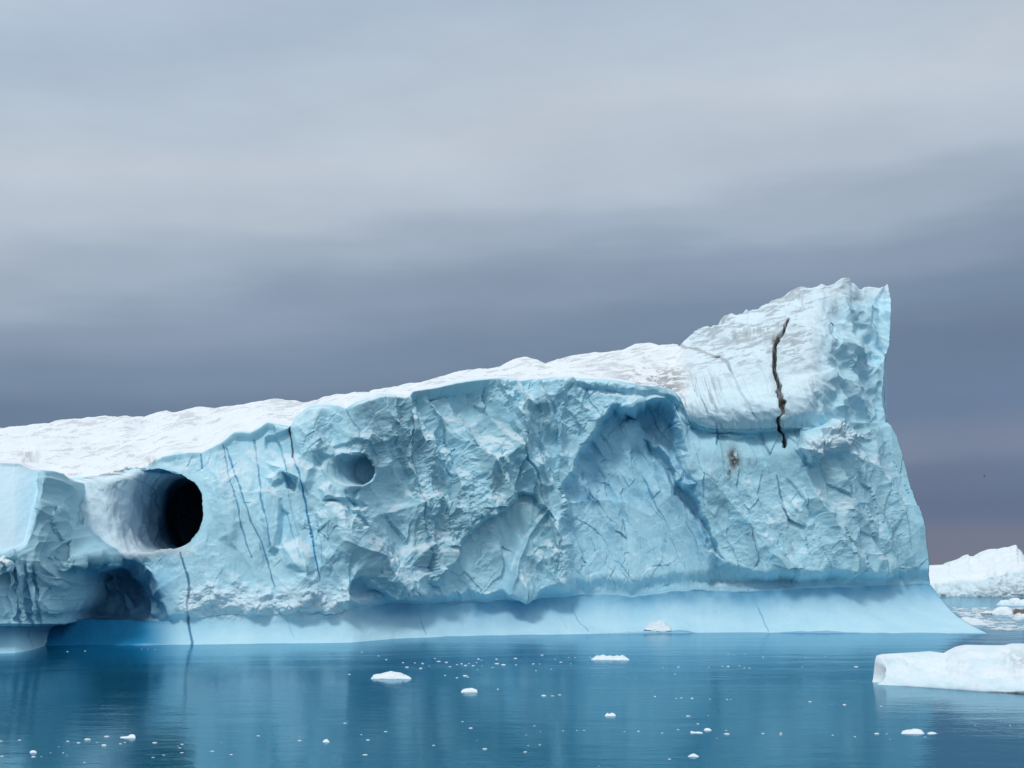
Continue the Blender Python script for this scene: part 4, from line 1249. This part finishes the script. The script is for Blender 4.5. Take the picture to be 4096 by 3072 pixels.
def chip_mesh(seed):
    rg = np.random.default_rng(seed)
    n, m_ = 14, 6
    prof = 0.6 + 0.4 * rg.random(n)
    Q = np.zeros((m_ + 1, n + 1, 3))
    for j in range(m_ + 1):
        t_ = j / m_
        for i in range(n + 1):
            an = 2 * math.pi * (i % n) / n
            rad = (1 - t_ ** 1.6) * prof[i % n] * 0.5
            hgt = 0.22 * math.sin(min(1, t_ * 1.6) * math.pi / 2) * (0.55 + 0.75 * prof[(i * 3) % n]) * (1 if j < m_ else 0.9)
            Q[j, i] = (rad * math.cos(an), rad * 0.62 * math.sin(an), hgt - 0.05)
    Q[m_, :, 2] = Q[m_ - 1, :-1, 2].mean() * 1.15
    tn = np.zeros((m_ + 1, n + 1, 4))
    tn[..., 0] = 0.85
    ob = grid_mesh("ice_chip", Q, tn, MAT_SNOW)
    me = ob.data
    bpy.data.objects.remove(ob)
    return me


chips = [chip_mesh(900 + i) for i in range(10)]
k = 0
for lab, lst in chip_sets.items():
    for (cx_, cy_, w_) in lst:
        ob = bpy.data.objects.new("ice_chip", chips[k % len(chips)])
        COL.objects.link(ob)
        Yv = float(water_Y(cy_))
        p_ = at(cx_, cy_, Yv)
        s_ = w_ / F * Yv * 0.88
        ob.location = (p_[0], p_[1], 0.0)
        ob.scale = (s_ * (1 if rng.random() > .5 else -1), s_ * (0.8 + 0.6 * rng.random()), s_ * (0.40 + 0.45 * rng.random()))
        ob.rotation_euler = (0, 0, rng.uniform(-0.5, 0.5))
        tag(ob, lab, "ice chip", lab.replace("tiny white ice chip", "chips"))
        k += 1


# ---- brash ice: uncountable crumbs on the channel at the right
def brash():
    rg = np.random.default_rng(77)
    V_, F_ = [], []
    n = 2600
    for i in range(n):
        py = 2428 + 98 * rg.random() ** 0.9
        x0 = np.interp(py, [2420, 2470, 2530], [3785, 3850, 3990])
        px = x0 + (4500 - x0) * rg.random()
        if rg.random() < 0.5 and abs(math.sin(py * 0.23 + 0.8 * math.sin(px * 0.01))) < 0.45:
            continue
        if py > 2518 and rg.random() < 0.8:
            continue
        Yv = float(water_Y(py))
        c = at(px, py, Yv)
        w = (0.06 + 0.5 * rg.random() ** 5) * 1.6
        b = len(V_)
        kk = 7
        hh = w * (0.06 + 0.14 * rg.random())
        for ring, (sc, z) in enumerate(((1, -0.02), (0.9, hh * 0.7), (0.45, hh))):
            for j in range(kk):
                an = 2 * math.pi * j / kk + i
                rad = w * 0.5 * sc * (0.7 + 0.5 * h2(np.array(j), np.array(i), 3))
                V_.append((c[0] + rad * math.cos(an) * 1.3, c[1] + rad * math.sin(an) * 1.6, z))
        for ring in range(2):
            for j in range(kk):
                F_.append((b + ring * kk + j, b + ring * kk + (j + 1) % kk, b + (ring + 1) * kk + (j + 1) % kk, b + (ring + 1) * kk + j))
        F_.append(tuple(b + 2 * kk + j for j in range(kk)))
    me = bpy.data.meshes.new("brash_ice")
    me.from_pydata(V_, [], F_)
    a_ = me.color_attributes.new('tint', 'FLOAT_COLOR', 'POINT')
    a_.data.foreach_set('color', np.tile(np.array([0.75, 0.08, 0.1, 0.2], np.float32), len(V_)))
    me.materials.append(MAT_SNOW)
    o = bpy.data.objects.new("brash_ice", me)
    COL.objects.link(o)
    o['kind'] = 'stuff'
    o['label'] = "crumbled brash ice covering the channel at the right"
    o['category'] = "brash ice"


brash()


# ---- seabird gliding over the channel
def bird():
    m, t = mat_new("feathers")
    p = N(t, 'ShaderNodeBsdfPrincipled', inp={'Base Color': (0.05, 0.055, 0.065, 1), 'Roughness': 0.8})
    o = N(t, 'ShaderNodeOutputMaterial')
    t.links.new(p.outputs[0], o.inputs[0])
    V_, F_ = [], []
    n = 8
    secs = [(-0.20, .004, 0), (-0.15, .025, 0), (-0.05, .05, 0), (0.05, .052, 0), (0.12, .035, .008), (0.16, .030, .014), (0.20, .026, .014), (0.22, .012, .010), (0.26, .003, .004)]
    for y, r_, z in secs:
        for j in range(n):
            an = 2 * math.pi * j / n
            V_.append((r_ * math.cos(an), y, z + r_ * 0.85 * math.sin(an)))
    for i in range(len(secs) - 1):
        for j in range(n):
            F_.append((i * n + j, i * n + (j + 1) % n, (i + 1) * n + (j + 1) % n, (i + 1) * n + j))
    F_.append(tuple(range(n)))
    F_.append(tuple((len(secs) - 1) * n + j for j in range(n)))
    for sgn in (-1, 1):                       # wings: inner part raised, tip swept back and drooping
        st_ = [(0.03, 0.08, -0.06, 0.02), (0.18, 0.10, -0.05, 0.12), (0.32, 0.08, -0.05, 0.17), (0.46, 0.02, -0.07, 0.15), (0.58, -0.08, -0.11, 0.11)]
        b = len(V_)
        for x, yf, yb, z in st_:
            for (yy_, dz) in ((yf, 0), ((yf + yb) / 2, 0.012), (yb, 0), ((yf + yb) / 2, -0.006)):
                V_.append((sgn * x, yy_, z + dz))
        for i in range(len(st_) - 1):
            for j in range(4):
                F_.append((b + 4 * i + j, b + 4 * i + (j + 1) % 4, b + 4 * i + 4 + (j + 1) % 4, b + 4 * i + 4 + j))
        F_.append(tuple(b + 4 * (len(st_) - 1) + j for j in range(4)))
    b = len(V_)                               # tail fan
    V_ += [(-.015, -.18, .004), (.015, -.18, .004), (.05, -.30, .0), (0, -.31, .002), (-.05, -.30, .0), (0, -.24, -.008)]
    F_ += [(b, b + 1, b + 2, b + 3), (b, b + 3, b + 4), (b, b + 5, b + 1), (b + 1, b + 5, b + 2), (b + 2, b + 5, b + 3), (b + 3, b + 5, b + 4), (b + 4, b + 5, b)]
    me = bpy.data.meshes.new("seabird")
    me.from_pydata(V_, [], F_)
    me.materials.append(m)
    for pl in me.polygons:
        pl.use_smooth = True
    o = bpy.data.objects.new("seabird", me)
    COL.objects.link(o)
    o.location = at(3937, 1905, 330)
    o.rotation_euler = (R(10), R(38), R(60))
    tag(o, "tiny dark seabird flying against the grey sky right of the iceberg", "bird")


bird()
